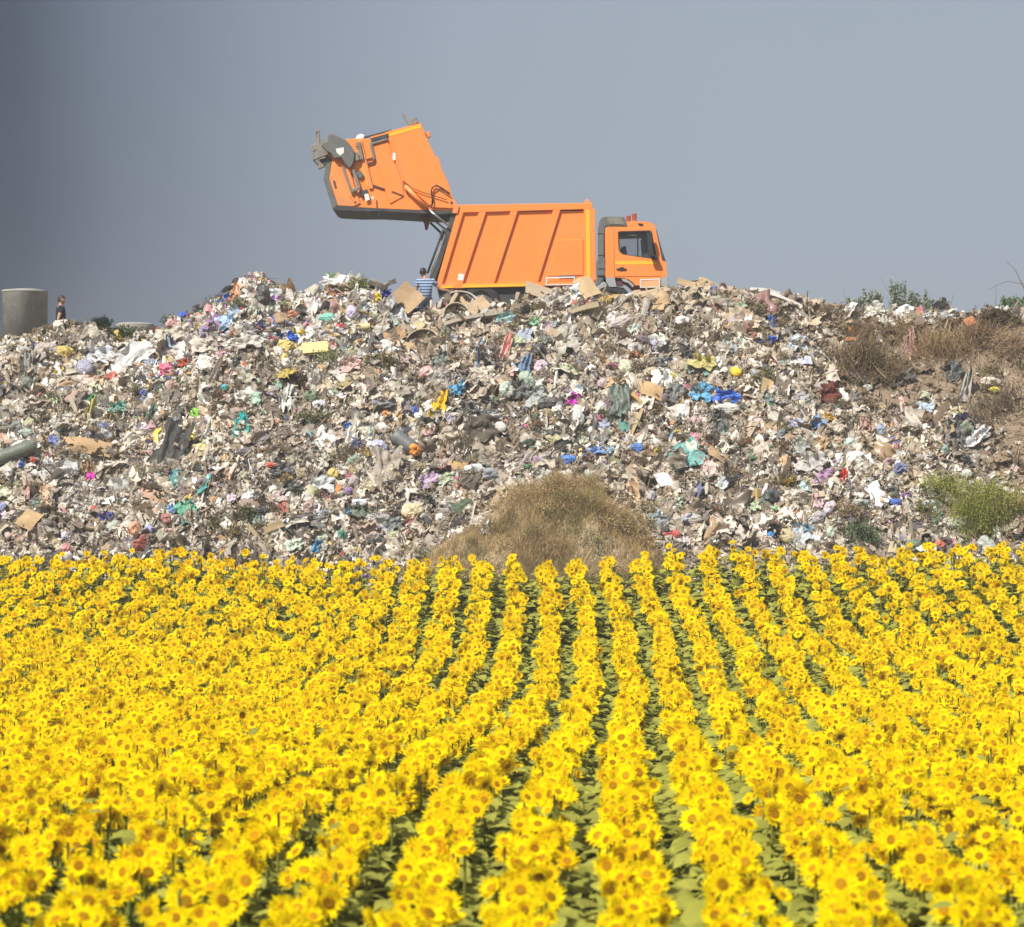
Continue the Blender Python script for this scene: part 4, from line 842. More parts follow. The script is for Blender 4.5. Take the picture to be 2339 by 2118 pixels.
def plant(name, px, py, parts, label, cat, group=None, Y=None):
    """parts: (part name, bulk pieces); local coordinates about the base"""
    p = hit_mound(px, py) if Y is None else at_px(px, py, Y)
    e_ = empty(name, p); tag(e_, label, cat, group)
    for pn, ps, sm in parts:
        b_ = Bulk()
        for V, T, C in ps: b_.add(V, T, C)
        link(pn, b_.mesh(pn, [M[sm]]), e_)
    return e_
bark = (.12, .085, .055)
plant('brushwood_pile', 1990, 862, [('branches', [twigs(110, -.1, -.15, .4, .9, .35, .7, 1.3, .012, (.30, .22, .13), curl=.25, dirs=(.5, 0, .6)), twigs(40, .3, -.1, -.1, .7, .3, .2, 1.1, .010, (.34, .25, .15), curl=.2, dirs=(1, 0, -.2))], 'straw'), ('twigs', [twigs(1100, -.25, -.15, .55, .6, .35, .55, .6, .005, (.30, .22, .13), dirs=(.6, 0, .7)), twigs(900, .35, -.15, .1, .6, .35, .4, .55, .005, (.26, .19, .11), dirs=(-.5, 0, .7))], 'straw'), ('dry_leaves', [leafy(700, (.1, -.1, .1), (.75, .4, .5), .04, (.22, .19, .09))], 'straw')],
      'tangled heap of cut brown brushwood lying on the upper right slope', 'brushwood')
plant('tree_root', 2275, 745, [('root', [twigs(40, 0, 0, .1, .3, .25, .3, .8, .03, (.13, .09, .06))], 'straw'), ('twigs', [twigs(900, 0, 0, .1, .55, .35, .3, .5, .008, (.14, .10, .065))], 'straw')],
      'dark tangled tree root lying on the skyline at the right', 'tree root')
plant('green_bush', 2235, 1235, [('stem', [twigs(40, 0, 0, .5, .6, .3, .4, 1.2, .012, bark, dirs=(0, 0, 1.5))], 'straw'), ('foliage', [leafy(3600, (-.1, 0, .55), (.5, .4, .75), .034, (.33, .37, .06)), leafy(1500, (.35, 0, 1.0), (.45, .3, .4), .034, (.34, .36, .07)), leafy(1400, (.95, .1, .9), (.5, .4, .4), .034, (.40, .36, .11)), leafy(1300, (-.85, .15, 1.3), (.6, .3, .3), .034, (.33, .36, .08)), twigs(1500, 0, 0, .7, 1.0, .4, .8, .6, .004, (.36, .36, .10), dirs=(0, 0, 1))], 'leaf')],
      'feathery yellow-green bush growing at the right foot of the heap', 'bush')
plant('grey_green_weed', 1968, 1262, [('stem', [twigs(50, 0, 0, .3, .35, .2, .3, .7, .006, (.16, .18, .09), dirs=(0, 0, 2))], 'straw'), ('foliage', [leafy(1600, (0, 0, .35), (.42, .25, .36), .045, (.13, .17, .085))], 'leaf')],
      'small grey-green weed bush standing just behind the sunflowers', 'weed')
plant('brown_weed', 1945, 1205, [('stem', [twigs(60, 0, 0, .2, .3, .2, .25, .6, .005, (.25, .18, .11), dirs=(0, 0, 2))], 'straw'), ('foliage', [leafy(700, (0, 0, .25), (.35, .2, .28), .035, (.32, .22, .13))], 'straw')],
      'dry brown weed above the small grey-green weed bush', 'weed')
plant('dark_bush', 250, 768, [('stem', [twigs(40, 0, 0, 0, .6, .3, .2, .7, .008, bark)], 'straw'), ('foliage', [leafy(3200, (0, 0, .05), (1.15, .4, .22), .05, (.075, .095, .04)), leafy(900, (-.95, 0, .12), (.4, .3, .28), .05, (.075, .10, .04))], 'leaf')],
      'low dark green bush on the crest right of the man in black', 'bush')
plant('dark_shrub', 232, 748, [('stem', [twigs(20, 0, 0, 0, .15, .15, .2, .5, .008, bark, dirs=(0, 0, 1))], 'straw'), ('foliage', [leafy(800, (0, 0, .10), (.26, .2, .16), .05, (.05, .065, .045))], 'leaf')],
      'small dark shrub poking above the left skyline', 'shrub', Y=76.5)
# bushes beyond the crest; default leaf colour is paled to include distance haze
def far_bush(px, py, Y, w, h, label, n=900, c=(.27, .31, .22)):
    p = at_px(px, py, Y); g = float(mound_z(np.array(p.x), np.array(min(Y, 110.)))) if Y < 112 else 1.0
    base = Vector((p.x, Y, g)); top = p.z+h*Y/F/2; H = top-g
    e_ = empty('bush', base); tag(e_, label, 'bush', 'bushes beyond the waste heap')
    b1 = Bulk(); b1.add(*twigs(26, 0, 0, H*.5, w*Y/F*.35, .4, H*.3, H*.9, .02, bark, dirs=(0, 0, 2))); link('stem', b1.mesh('stem', [M['straw']]), e_)
    b2 = Bulk(); ww = w*Y/F/2
    b2.add(*leafy(n, (0, 0, H-h*Y/F*.8), (ww*.95, ww*.7, h*Y/F*.62), .085, c))
    for k in range(7):
        b2.add(*leafy(n//12, (rng.uniform(-.8, .8)*ww, 0, H-h*Y/F*rng.uniform(.1, .35)), (ww*.13, .15, h*Y/F*.34), .07, c))
    link('foliage', b2.mesh('foliage', [M['leaf']]), e_)
far_bush(1955, 700, 100, 50, 30, 'low hazy green bush, first from the left behind the skyline white bag')
far_bush(1992, 694, 100, 50, 52, 'hazy green bush with a double top behind the crest')
far_bush(2050, 688, 101, 44, 78, 'tallest of the hazy green bushes, with one thin upright shoot')
far_bush(2092, 696, 102, 60, 50, 'hazy green bush right above the skyline white bag')
far_bush(2140, 702, 103, 60, 28, 'low thin bush at the right end of the hazy bushes')
far_bush(2318, 700, 105, 76, 32, 'darker green bush on the skyline at the far right', 1500, (.17, .24, .13))
# bare branch leaning into the picture at the right
def poly_tube(pts, r0, r1, n=6):
    P, T = [], []
    pts = [Vector(p) for p in pts]
    for i, p in enumerate(pts):
        d = (pts[min(i+1, len(pts)-1)]-pts[max(i-1, 0)]).normalized(); u = d.cross(Vector((.13, .97, .2))).normalized(); v = d.cross(u); r = r0+(r1-r0)*i/(len(pts)-1)
        for k in range(n): P.append(p+u*r*math.cos(6.2832*k/n)+v*r*math.sin(6.2832*k/n))
    for i in range(len(pts)-1):
        for k in range(n): a, b_ = i*n+k, i*n+(k+1) % n; T += [(a, b_, b_+n), (a, b_+n, a+n)]
    T += [(0, k+1, k) for k in range(1, n-1)]; q = (len(pts)-1)*n; T += [(q, q+k, q+k+1) for k in range(1, n-1)]
    return [tuple(p) for p in P], T
def tube_obj(name, pts, r0, r1, m, parent=None, n=8):
    P, T = poly_tube(pts, r0, r1, n); return link(name, np_mesh(name, P, T, [m], smooth=True), parent)
br = empty('bare_sapling', at_px(2400, 740, 78)); br_loc = br.location
tag(br, 'thin leafless sapling branches reaching in over the right skyline', 'sapling')
M['barkm'] = mat('bark', (.17, .14, .12), rough=.9, var=.2)
def bl(px, py): return at_px(px, py, 78)-br_loc
tube_obj('trunk', [bl(2400, 760), bl(2380, 720), bl(2345, 672), bl(2320, 618), bl(2296, 594)], .02, .006, M['barkm'], br)
tube_obj('branch', [bl(2390, 735), bl(2345, 650), bl(2300, 643), bl(2275, 652), bl(2255, 664)], .012, .004, M['barkm'], br)
tube_obj('branch', [bl(2345, 672), bl(2336, 650), bl(2334, 640)], .008, .004, M['barkm'], br)

# ------------------------------------------------------------------ concrete rings behind the heap
def lathe(name, prof, m, parent=None, n=40):
    V, T = tubep(n, prof); return link(name, np_mesh(name, V, T, [m], smooth=False), parent)
p = at_px(57, 757, 79.5); tk = empty('concrete_tank', (p.x, p.y, float(mound_z(np.array(p.x), np.array(79.5)))-.02)); tag(tk, 'grey round concrete tank standing on the left crest beside the man in black', 'tank')
zt = at_px(57, 663, 79.5).z-tk.location.z
w_ = lathe('wall', [(0, 0), (0, .585), (zt-.06, .60), (zt-.05, .61), (zt-.05, .0)], M['concrete'], tk, 48)
for pl in w_.data.polygons: pl.use_smooth = abs(pl.normal.z) < .5
lathe('lid', [(zt-.046, 0), (zt-.046, .615), (zt-.005, .60), (zt+.03, .3), (zt+.035, 0)], mat('lid_concrete', (.33, .32, .28), rough=.9, var=.15), tk, 40)
p = at_px(308, 758, 84); zg = float(mound_z(np.array(p.x), np.array(84.))); pr = empty('concrete_slab', (p.x, p.y, zg)); tag(pr, 'pale round concrete cover showing low behind the crest left of the heap', 'concrete cover')
zt = at_px(308, 738, 84).z-zg
lathe('wall', [(0, 0), (0, .50), (zt-.12, .55), (zt-.04, .54), (zt-.04, 0)], mat('pale_concrete', (.30, .28, .24), rough=.9, var=.15), pr)
lathe('lid', [(zt-.036, 0), (zt-.036, .50), (zt-.005, .44), (zt, 0)], mat('pale_lid', (.36, .34, .30), rough=.9, var=.12), pr)

# ------------------------------------------------------------------ garbage truck
YT = 77.0; TB = at_px(1210, 700, YT); WID = 2.45
def c1(x, y): return (680+x*400/2016, 230+y*400/2016)
def c2(x, y): return (920+x*640/2016, 430+y*640/2016)
def c9(x, y): return (1340+x*220/1674, 460+y*220/1674)
def lp(q, y=0.0):
    """photo point -> truck-local point on the plane y metres behind the near side"""
    v = at_px(q[0], q[1], YT)-TB; return Vector((v.x, y, v.z))
truck = empty('garbage_truck', TB); tag(truck, 'orange garbage truck on the crest with its rear tailgate raised high', 'garbage truck')
def prism(name, pts, y0, y1, m, parent=truck, conv=None, holes=(), bev=.008):
    bm = bmesh.new(); loops = [pts]+list(holes); edges = []
    for lpn in loops:
        vs = [bm.verts.new(lp(conv(*q) if conv else q, y0)) for q in lpn]
        edges += [bm.edges.new((vs[i], vs[(i+1) % len(vs)])) for i in range(len(vs))]
    if holes: bmesh.ops.triangle_fill(bm, edges=edges, use_beauty=True)
    else: bm.faces.new([v for v in bm.verts])
    r = bmesh.ops.extrude_face_region(bm, geom=bm.faces[:]); vs = [g for g in r['geom'] if isinstance(g, bmesh.types.BMVert)]
    bmesh.ops.translate(bm, verts=vs, vec=(0, y1-y0, 0)); bmesh.ops.recalc_face_normals(bm, faces=bm.faces)
    me = bpy.data.meshes.new(name); bm.to_mesh(me); bm.free(); me.materials.append(m)
    o = link(name, me, parent)
    if bev:
        b_ = o.modifiers.new('bevel', 'BEVEL'); b_.width = bev; b_.limit_method = 'ANGLE'; b_.angle_limit = R(35); b_.segments = 1
    return o
def bar(name, a, b_, w, y0, y1, m, conv, parent=truck, bev=.005):
    """flat bar from a to b (photo points) with width w (photo px)"""
    a = Vector(conv(*a)); b_ = Vector(conv(*b_)); d = (b_-a).normalized(); n_ = Vector((-d.y, d.x))*w/2
    return prism(name, [tuple(a+n_), tuple(b_+n_), tuple(b_-n_), tuple(a-n_)], y0, y1, m, parent, bev=bev)
def rod(name, a, b_, r, y, m, conv, parent=truck):
    return tube_obj(name, [lp(conv(*a), y), lp(conv(*b_), y)], r, r, m, parent, 12)

# container
cont = prism('container', [(430, 172), (1310, 160), (1330, 660), (262, 712)], .07, WID-.07, M['orange'], conv=c2)
prism('top_rail', [(400, 120), (1365, 106), (1365, 150), (435, 176), (388, 172)], 0, WID, M['orange'], cont, c2)
prism('rear_frame', [(390, 172), (437, 176), (283, 690), (278, 726), (245, 726), (252, 655)], 0, WID, M['orange'], cont, c2)
prism('bottom_rail', [(283, 690), (920, 680), (1380, 664), (1380, 700), (900, 708), (278, 724)], .0, WID, M['orange'], cont, c2)
for a, b_, c, d in (((548, 172), (600, 170), (430, 690), (382, 692)), ((776, 166), (828, 164), (658, 686), (606, 688)), ((1082, 158), (1135, 156), (972, 680), (922, 682))):
    prism('rib', [a, b_, c, d], .002, .07, M['orange'], cont, c2)
prism('front_post', [(1302, 150), (1385, 150), (1390, 664), (1306, 664)], .001, WID, M['orange'], cont, c2)
prism('reflective_stripe', [(1318, 156), (1345, 156), (1350, 650), (1322, 650)], -.008, .0, M['yellow'], cont, c2, bev=0)
prism('reflective_stripe', [(430, 694), (890, 688), (888, 706), (430, 716)], -.010, -.002, M['yellow'], cont, c2, bev=0)
prism('reflective_stripe', [(276, 708), (372, 700), (372, 716), (276, 722)], -.010, -.002, M['yellow'], cont, c2, bev=0)
prism('access_panel', [(1112, 372), (1298, 366), (1300, 626), (1040, 634)], .045, .075, M['orange'], cont, c2, bev=.012)
prism('vent', [(1120, 628), (1240, 626), (1240, 640), (1120, 642)], .03, .0701, M['dark'], cont, c2)
prism('sticker', [(402, 615), (442, 618), (436, 665), (394, 662)], -.003, .0015, M['white'], cont, c2, bev=0)
prism('number_board', [(1030, 640), (1240, 636), (1240, 696), (1030, 700)], -.03, -.012, M['white'], cont, c2, bev=0, holes=[[(1038, 650), (1232, 646), (1232, 690), (1038, 692)]])
prism('lifting_lug', [(1312, 108), (1316, 82), (1326, 72), (1338, 76), (1352, 108)], .3, .36, M['orange'], cont, c2)
# rear mouth of the container: dark seal frame, strut, guide
prism('mouth_frame', [(345, 176), (402, 178), (384, 214), (238, 650), (190, 648), (205, 590), (280, 385), (262, 330), (322, 280)], .05, WID-.05, M['dark'], cont, c2)
rod('guide_bar', (292, 300), (178, 612), .028, .02, M['rubber'], c2, cont)
rod('guide_bar', (300, 330), (200, 640), .02, .06, M['light_grey'], c2, cont)
# chassis
ch = prism('chassis', [(245, 712), (900, 700), (1500, 690), (1500, 760), (900, 790), (262, 800)], .45, WID-.45, M['dark'], conv=c2)
prism('side_skirt', [(262, 722), (905, 704), (910, 850), (262, 850)], .12, .40, M['dark'], ch, c2)
prism('number_plate', [(595, 770), (655, 768), (655, 784), (597, 788)], .10, .119, M['light_grey'], ch, c2, bev=0)
prism('battery_box', [(900, 712), (1180, 700), (1180, 800), (905, 810)], .2, .8, M['grey'], ch, c2)
def wheel(cx, cy, y0, m=truck):
    c = lp(c2(cx, cy)); wh = empty('wheel', (0, 0, 0)); wh.parent = m; wh.location = (c.x, y0, c.z); wh.empty_display_size = .1
    V, T = tubep(32, [(0, .30), (0, .46), (.04, .50), (.24, .50), (.28, .46), (.28, .30)]); V = V[:, [0, 2, 1]]
    link('tyre', np_mesh('tyre', V, T[:, ::-1], [M['rubber']], smooth=True), wh)
    V, T = tubep(24, [(.08, 0), (.02, .10), (.02, .16), (.07, .20), (.07, .28), (.01, .31), (.27, .31), (.27, 0)]); V = V[:, [0, 2, 1]]
    link('rim', np_mesh('rim', V, T[:, ::-1], [M['grey']], smooth=True), wh)
for cx in (560, 1500):
    wheel(cx, 822, .02); wheel(cx, 822, WID-.30)
# cab
cab = empty('cab', (0, 0, 0)); cab.parent = truck
OUT = [(325, 1318), (318, 480), (345, 452), (430, 372), (705, 352), (1000, 350), (1120, 372), (1180, 412), (1200, 478), (1312, 1030), (1380, 1052), (1397, 1310), (1290, 1318), (1283, 1452), (845, 1462), (800, 1410), (740, 1362), (640, 1332)]
WIN = [(555, 560), (575, 535), (1085, 520), (1125, 545), (1200, 940), (1205, 985), (1160, 995), (900, 962), (640, 920), (590, 885), (568, 830)]
for y0, y1 in ((0, .07), (WID-.25, WID-.18)):
    prism('side_panel', OUT, y0, y1, M['orange'], cab, c9, holes=[WIN], bev=0)
def skin(name, path, th, m, y0=.07, y1=WID-.25):
    for a, b_ in zip(path[:-1], path[1:]): pass
    inner = [(x+dx, y+dy) for (x, y), (dx, dy) in zip(path, th)]
    return prism(name, path+inner[::-1], y0, y1, m, cab, c9, bev=0)
skin('roof', [(345, 452), (430, 372), (705, 352), (1000, 350), (1120, 372), (1180, 412), (1200, 478)], [(25, 30), (15, 40), (0, 40), (0, 40), (-10, 40), (-25, 25), (-35, 5)], M['orange'])
skin('rear_wall', [(325, 1318), (318, 480), (345, 452)], [(35, -30), (35, 10), (25, 30)], M['orange'])
skin('front_panel', [(1312, 1030), (1380, 1052), (1397, 1310), (1290, 1318)], [(-35, 10), (-40, 20), (-40, -10), (0, -30)], M['orange'])
skin('cab_floor', [(325, 1318), (640, 1300), (1290, 1318)], [(0, -40), (0, -40), (0, -40)], M['dark'])
ws = prism('windshield', [(1192, 470), (1212, 480), (1300, 810), (1378, 1042), (1314, 1028)], .02, WID-.20, M['darkglass'], cab, c9, bev=0)
prism('wiper', [(1360, 960), (1368, 958), (1378, 1036), (1405, 1030), (1400, 1046), (1366, 1050)], .5, .56, M['rubber'], ws, c9, bev=0)
def shrink(pts, k):
    cx = sum(p[0] for p in pts)/len(pts); cy = sum(p[1] for p in pts)/len(pts); return [(cx+(p[0]-cx)*k, cy+(p[1]-cy)*k) for p in pts]
win = prism('side_window', WIN, .025, .035, M['glass'], cab, c9, bev=0)
prism('frame', shrink(WIN, 1.035), -.006, .072, M['rubber'], win, c9, holes=[shrink(WIN, .975)], bev=0)
prism('side_window', WIN, WID-.215, WID-.205, M['glass'], cab, c9, bev=0)
door = prism('door', [(486, 458), (1130, 462), (1172, 520), (1272, 1020), (1282, 1300), (486, 1310)], -.012, -.001, M['orange'], cab, c9, holes=[shrink(WIN, 1.05)], bev=.004)
prism('handle', [(512, 1172), (560, 1165), (590, 1145), (640, 1148), (655, 1168), (695, 1172), (690, 1190), (600, 1200), (515, 1190)], -.045, -.014, M['rubber'], door, c9)
prism('reflective_stripe', [(495, 1040), (1110, 1035), (1215, 1045), (1222, 1090), (1110, 1100), (495, 1100)], -.017, -.013, M['yellow'], door, c9, bev=0)
prism('seam', [(470, 470), (477, 470), (486, 1310), (478, 1310)], -.0025, -.0005, M['dark'], cab, c9, bev=0)
prism('seat', [(960, 640), (1010, 560), (1120, 560), (1165, 980), (985, 970)], .35, .85, M['interior'], cab, c9)
prism('seat', [(560, 1000), (640, 720), (720, 700), (760, 1000)], 1.4, 1.9, M['interior'], cab, c9)
prism('dashboard', [(900, 985), (1290, 900), (1300, 1040), (900, 1040)], .1, WID-.3, M['interior'], cab, c9)
prism('pillar', [(905, 560), (925, 560), (930, 1000), (905, 1000)], .9, .95, M['interior'], cab, c9)
mi_ = prism('mirror', [(1040, 560), (1120, 545), (1150, 690), (1130, 700), (1165, 960), (1130, 975), (1075, 960), (1050, 700)], -.26, -.18, M['rubber'], cab, c9)
prism('mirror_arm', [(1120, 960), (1205, 940), (1228, 960), (1235, 1020), (1120, 1005)], -.20, -.02, M['rubber'], mi_, c9)
prism('sun_visor', [(690, 530), (735, 495), (800, 492), (830, 520), (880, 545), (870, 600), (780, 605), (680, 570)], .04, .06, M['grey'], cab, c9)
prism('roof_light', [(885, 385), (980, 388), (965, 420), (905, 412)], -.03, -.0, M['rubber'], cab, c9)
for (x, y0_, y1_, d, s) in ((735, 232, 352, .36, 44), (838, 195, 345, .35, 46)):
    top = lp(c9(x, y0_)); bot = lp(c9(x, y1_)); r = s*220/1674*YT/F
    bc = empty('beacon', (0, 0, 0)); bc.parent = cab; bc.location = (bot.x, d, bot.z-.02); bc.empty_display_size = .1
    h_ = top.z-bot.z+.02
    lathe('base', [(0, 0), (0, r*1.05), (h_*.22, r*1.0), (h_*.22, 0)], M['orange'], bc, 20)
    lathe('lens', [(h_*.222, 0), (h_*.222, r*.85), (h_*.95, r*.92), (h_*.96, r*1.0), (h_, r*.95), (h_, 0)], M['beacon'], bc, 20)
sn = prism('air_intake', [(205, 470), (222, 340), (262, 282), (340, 262), (640, 270), (668, 300), (706, 420), (700, 436), (400, 432), (340, 432), (312, 480), (305, 560), (300, 980), (325, 1010), (318, 1300), (180, 1300), (176, 1060), (205, 960)], -.02, .32, M['grey'], cab, c9, bev=.02)
prism('intake_grille', [(348, 290), (620, 284), (660, 410), (398, 404)], -.034, -.018, M['steel'], sn, c9)
for y_ in (560, 935, 1170, 1290): bar('clamp', (200, y_), (308, y_), 1.6, -.035, .33, M['dark'], c9, sn)
prism('exhaust_elbow', [(184, 1302), (300, 1302), (290, 1370), (200, 1480), (140, 1470), (165, 1400)], .0, .28, M['grey'], cab, c9, bev=.02)
prism('fender', [(330, 1322), (488, 1322), (520, 1480), (640, 1500), (640, 1490), (395, 1490), (340, 1400)], .001, .5, M['light_grey'], cab, c9)
prism('fender', [(170, 1490), (300, 1395), (355, 1440), (350, 1480), (250, 1520), (215, 1555)], .001, .5, M['light_grey'], cab, c9)
prism('fender', [(600, 1340), (700, 1360), (760, 1400), (830, 1470), (800, 1500), (720, 1420), (640, 1400)], .001, .4, M['light_grey'], cab, c9)
prism('bumper', [(1292, 1322), (1398, 1320), (1420, 1380), (1440, 1480), (1400, 1492), (1288, 1480)], -.005, WID-.17, M['light_grey'], cab, c9, bev=.015)
prism('mud_flap', [(500, 1330), (560, 1330), (600, 1345), (660, 1530), (640, 1600), (545, 1560)], .06, .10, mat('maroon_plastic', (.13, .035, .045), rough=.7), cab, c9)
prism('number_board', [(925, 1355), (1275, 1345), (1275, 1500), (925, 1505)], -.03, -.014, M['white'], cab, c9, bev=0, holes=[[(942, 1372), (1260, 1364), (1260, 1490), (942, 1492)]])
prism('board_face', [(941, 1371), (1261, 1363), (1261, 1491), (941, 1493)], -.022, -.017, mat('board_face_b', (.80, .42, .20), rough=.8), cab, c9, bev=0)

# raised tailgate hopper
tg = prism('tailgate', [(410, 590), (560, 440), (640, 436), (840, 436), (1050, 350), (1420, 256), (1455, 350), (1500, 470), (1585, 640), (1622, 655), (1660, 800), (1735, 960), (1775, 1100), (1850, 1215), (1830, 1268), (1480, 1262), (900, 1238), (450, 1212), (352, 890), (392, 700)], .05, WID-.05, M['orange'], conv=c1)
prism('rear_lip', [(400, 1244), (296, 905), (322, 742), (392, 694), (356, 890), (462, 1205)], .0, WID, M['grey'], tg, c1)
prism('under_frame', [(395, 1240), (450, 1212), (900, 1240), (1480, 1265), (1835, 1270), (1830, 1300), (1640, 1310), (1400, 1300), (960, 1275), (700, 1276), (440, 1262)], .0, WID, M['dark'], tg, c1)
prism('side_plate', [(1050, 352), (1420, 257), (1500, 470), (1585, 640), (1622, 655), (1660, 800), (1740, 960), (1775, 1100), (1848, 1214), (1810, 1240), (1540, 1230), (1210, 930), (1130, 720), (1045, 440)], .0, .05, M['orange'], tg, c1)
prism('raised_panel', [(860, 520), (1040, 470), (1128, 720), (1206, 930), (1225, 1100), (1060, 1190), (960, 900)], .025, .05, M['orange'], tg, c1, bev=.015)
prism('ridge', [(1045, 440), (1075, 450), (1235, 930), (1206, 935)], -.02, .0, M['orange'], tg, c1)
prism('reflective_stripe', [(1050, 374), (1412, 276), (1418, 312), (1060, 414)], -.007, -.001, M['yellow'], tg, c1, bev=0)
prism('reflective_stripe', [(732, 742), (770, 740), (838, 955), (800, 975)], .030, .048, M['yellow'], tg, c1, bev=0)
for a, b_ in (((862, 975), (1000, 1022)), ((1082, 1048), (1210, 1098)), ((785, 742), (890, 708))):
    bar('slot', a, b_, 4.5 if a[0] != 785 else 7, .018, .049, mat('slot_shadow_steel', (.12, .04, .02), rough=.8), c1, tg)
bar('hinge_plate', (770, 670), (885, 640), 3.5, .0, .045, M['orange'], c1, tg)
prism('side_arm', [(690, 460), (735, 455), (800, 720), (870, 1010), (820, 1020), (760, 800)], .0, .045, M['orange_dirty'], tg, c1)
prism('hopper_skirt', [(392, 700), (520, 720), (660, 1000), (720, 1180), (640, 1218), (462, 1208), (358, 890)], .012, .049, M['orange_dirty'], tg, c1)
prism('handle_plate', [(405, 920), (430, 925), (452, 1010), (428, 1012)], .0, .012, M['dark'], tg, c1)
rl = bar('rail', (840, 455), (1045, 398), 8, -.01, .05, M['dark'], c1, tg); bar('rail', (860, 492), (1040, 440), 5, -.02, .05, M['steel'], c1, tg)
bar('tube', (760, 420), (1080, 332), 3.5, .1, .2, M['dark'], c1, tg)
bar('tube', (840, 425), (1050, 372), 4, .02, .1, M['orange'], c1, tg)
prism('bracket', [(1455, 352), (1515, 338), (1525, 395), (1500, 412), (1478, 395)], .3, .5, M['orange_dirty'], tg, c1)
prism('bracket', [(1200, 130), (1215, 125), (1245, 190), (1290, 262), (1282, 280), (1240, 225), (1202, 160)], .4, .5, M['steel'], tg, c1)
prism('bracket', [(1282, 278), (1300, 215), (1340, 178), (1362, 172), (1390, 235), (1350, 258)], .2, .6, M['steel'], tg, c1)
prism('ragged_cloth', [(662, 440), (680, 395), (730, 375), (770, 395), (765, 425), (715, 455)], .1, .4, M['white'], tg, c1, bev=.02)
# bin lift
lf = prism('bin_shield', [(355, 395), (400, 384), (450, 400), (570, 470), (640, 560), (662, 600), (658, 690), (640, 750), (600, 795), (560, 750), (505, 668), (425, 680), (385, 620), (340, 600), (270, 520), (290, 490), (340, 465)], -.14, .0, M['grey'], tg, c1, bev=.03)
prism('label_plate', [(445, 560), (535, 545), (535, 610), (490, 640), (450, 600)], -.145, -.1405, M['white'], lf, c1, bev=0)
prism('lift_arm', [(205, 345), (252, 342), (258, 500), (330, 540), (355, 600), (352, 628), (262, 655), (215, 680), (178, 690), (150, 560), (160, 525), (205, 500)], -.1, .05, M['steel'], tg, c1, holes=[[(215, 375), (235, 375), (235, 430), (218, 440)], [(185, 590), (215, 570), (225, 640), (200, 660)]])
prism('lift_arm', [(205, 345), (252, 342), (258, 500), (330, 540), (355, 600), (352, 628), (262, 655), (215, 680), (178, 690), (150, 560), (160, 525), (205, 500)], WID-.4, WID-.25, M['steel'], tg, c1)
bar('cross_tube', (285, 520), (330, 590), 14, .05, WID-.4, M['dark'], c1, tg)
rod('hook', (185, 690), (235, 742), .02, -.03, M['steel'], c1, tg)
prism('lift_plate', [(240, 680), (350, 650), (385, 680), (322, 750)], .0, .5, M['dark'], tg, c1)
for a, b_, w, y0, y1, mm in (((520, 760), (630, 1080), 5, -.06, .0, 'steel'), ((640, 800), (710, 1010), 7, -.08, -.01, 'steel'), ((610, 1045), (720, 1010), 7, -.07, -.02, 'steel'), ((575, 480), (700, 640), 16, -.03, .02, 'orange_dirty'), ((700, 480), (740, 680), 8, -.06, .0, 'steel'), ((840, 470), (880, 680), 6, -.02, .04, 'steel'), ((560, 790), (640, 1030), 12, -.03, .01, 'orange_dirty'), ((665, 600), (690, 690), 9, -.08, .0, 'steel'), ((690, 820), (740, 880), 13, -.02, .03, 'grey'), ((600, 1080), (660, 1165), 5, -.02, .03, 'orange_dirty')):
    bar('lift_bar', a, b_, w, y0, y1, M[mm], c1, tg)
prism('junction_box', [(705, 1050), (800, 1018), (815, 1090), (730, 1110)], -.02, .04, M['dark'], tg, c1)
prism('sticker', [(765, 1080), (815, 1070), (830, 1140), (780, 1160)], -.026, -.021, M['white'], tg, c1, bev=0)
prism('sticker', [(848, 1105), (875, 1100), (878, 1130), (850, 1135)], .044, .049, M['white'], tg, c1, bev=0)
prism('sticker', [(1095, 600), (1130, 610), (1125, 690), (1092, 680)], -.026, -.021, M['white'], tg, c1, bev=0)
for y_ in (660, 690, 720): bar('grip_bar', (668, y_-160), (700, y_-164), 2, -.03, .02, M['dark'], c1, tg)
# rams, hoses
for y_ in (-.06, WID-.02):
    rod('ram_cylinder', (1235, 985), (1492, 1245), .055, y_, M['orange'], c1, tg)
    rod('ram_rod', (1490, 1243), (1742, 1445), .026, y_, M['chrome'], c1, tg)
rod('strut', (1515, 1370), (1650, 1500), .03, .9, M['dark'], c1, tg)
prism('ram_mount', [(1215, 985), (1262, 960), (1300, 1065), (1250, 1060)], -.04, .0, M['dark'], tg, c1)
def hose(pts, y=-.05, r=.014): tube_obj('hose', [lp(c1(*p), y) for p in pts], r, r, M['rubber'], tg, 6)
hose([(1240, 945), (1320, 1010), (1440, 1060), (1560, 1095), (1720, 1145)], r=.01)
hose([(1540, 1235), (1560, 1170), (1545, 1100), (1540, 1030), (1570, 985), (1620, 990), (1680, 1040), (1760, 1090)])
hose([(1500, 1230), (1545, 1200), (1550, 1130), (1538, 1060), (1545, 1010), (1600, 975), (1660, 1010), (1750, 1070)], -.09)
prism('hinge', [(1750, 1160), (1800, 1165), (1862, 1218), (1840, 1300), (1780, 1300), (1790, 1240)], -.04, .25, M['orange_dirty'], tg, c1)
prism('hinge_pin', [(1752, 1165), (1780, 1160), (1788, 1185), (1765, 1198)], -.05, -.041, M['dark'], tg, c1)
prism('torn_rag', [(1405, 1305), (1525, 1310), (1515, 1390), (1490, 1480), (1465, 1478), (1450, 1400), (1430, 1370)], .3, .34, mat('maroon_rag', (.20, .06, .06), rough=.9), tg, c1)
for (a, b_) in (((905, 1145), (912, 1245)), ((940, 1295), (918, 1350)), ((800, 1300), (860, 1255))): bar('hanging_scrap', a, b_, 2, .02, .05, M['dark'], c1, tg)
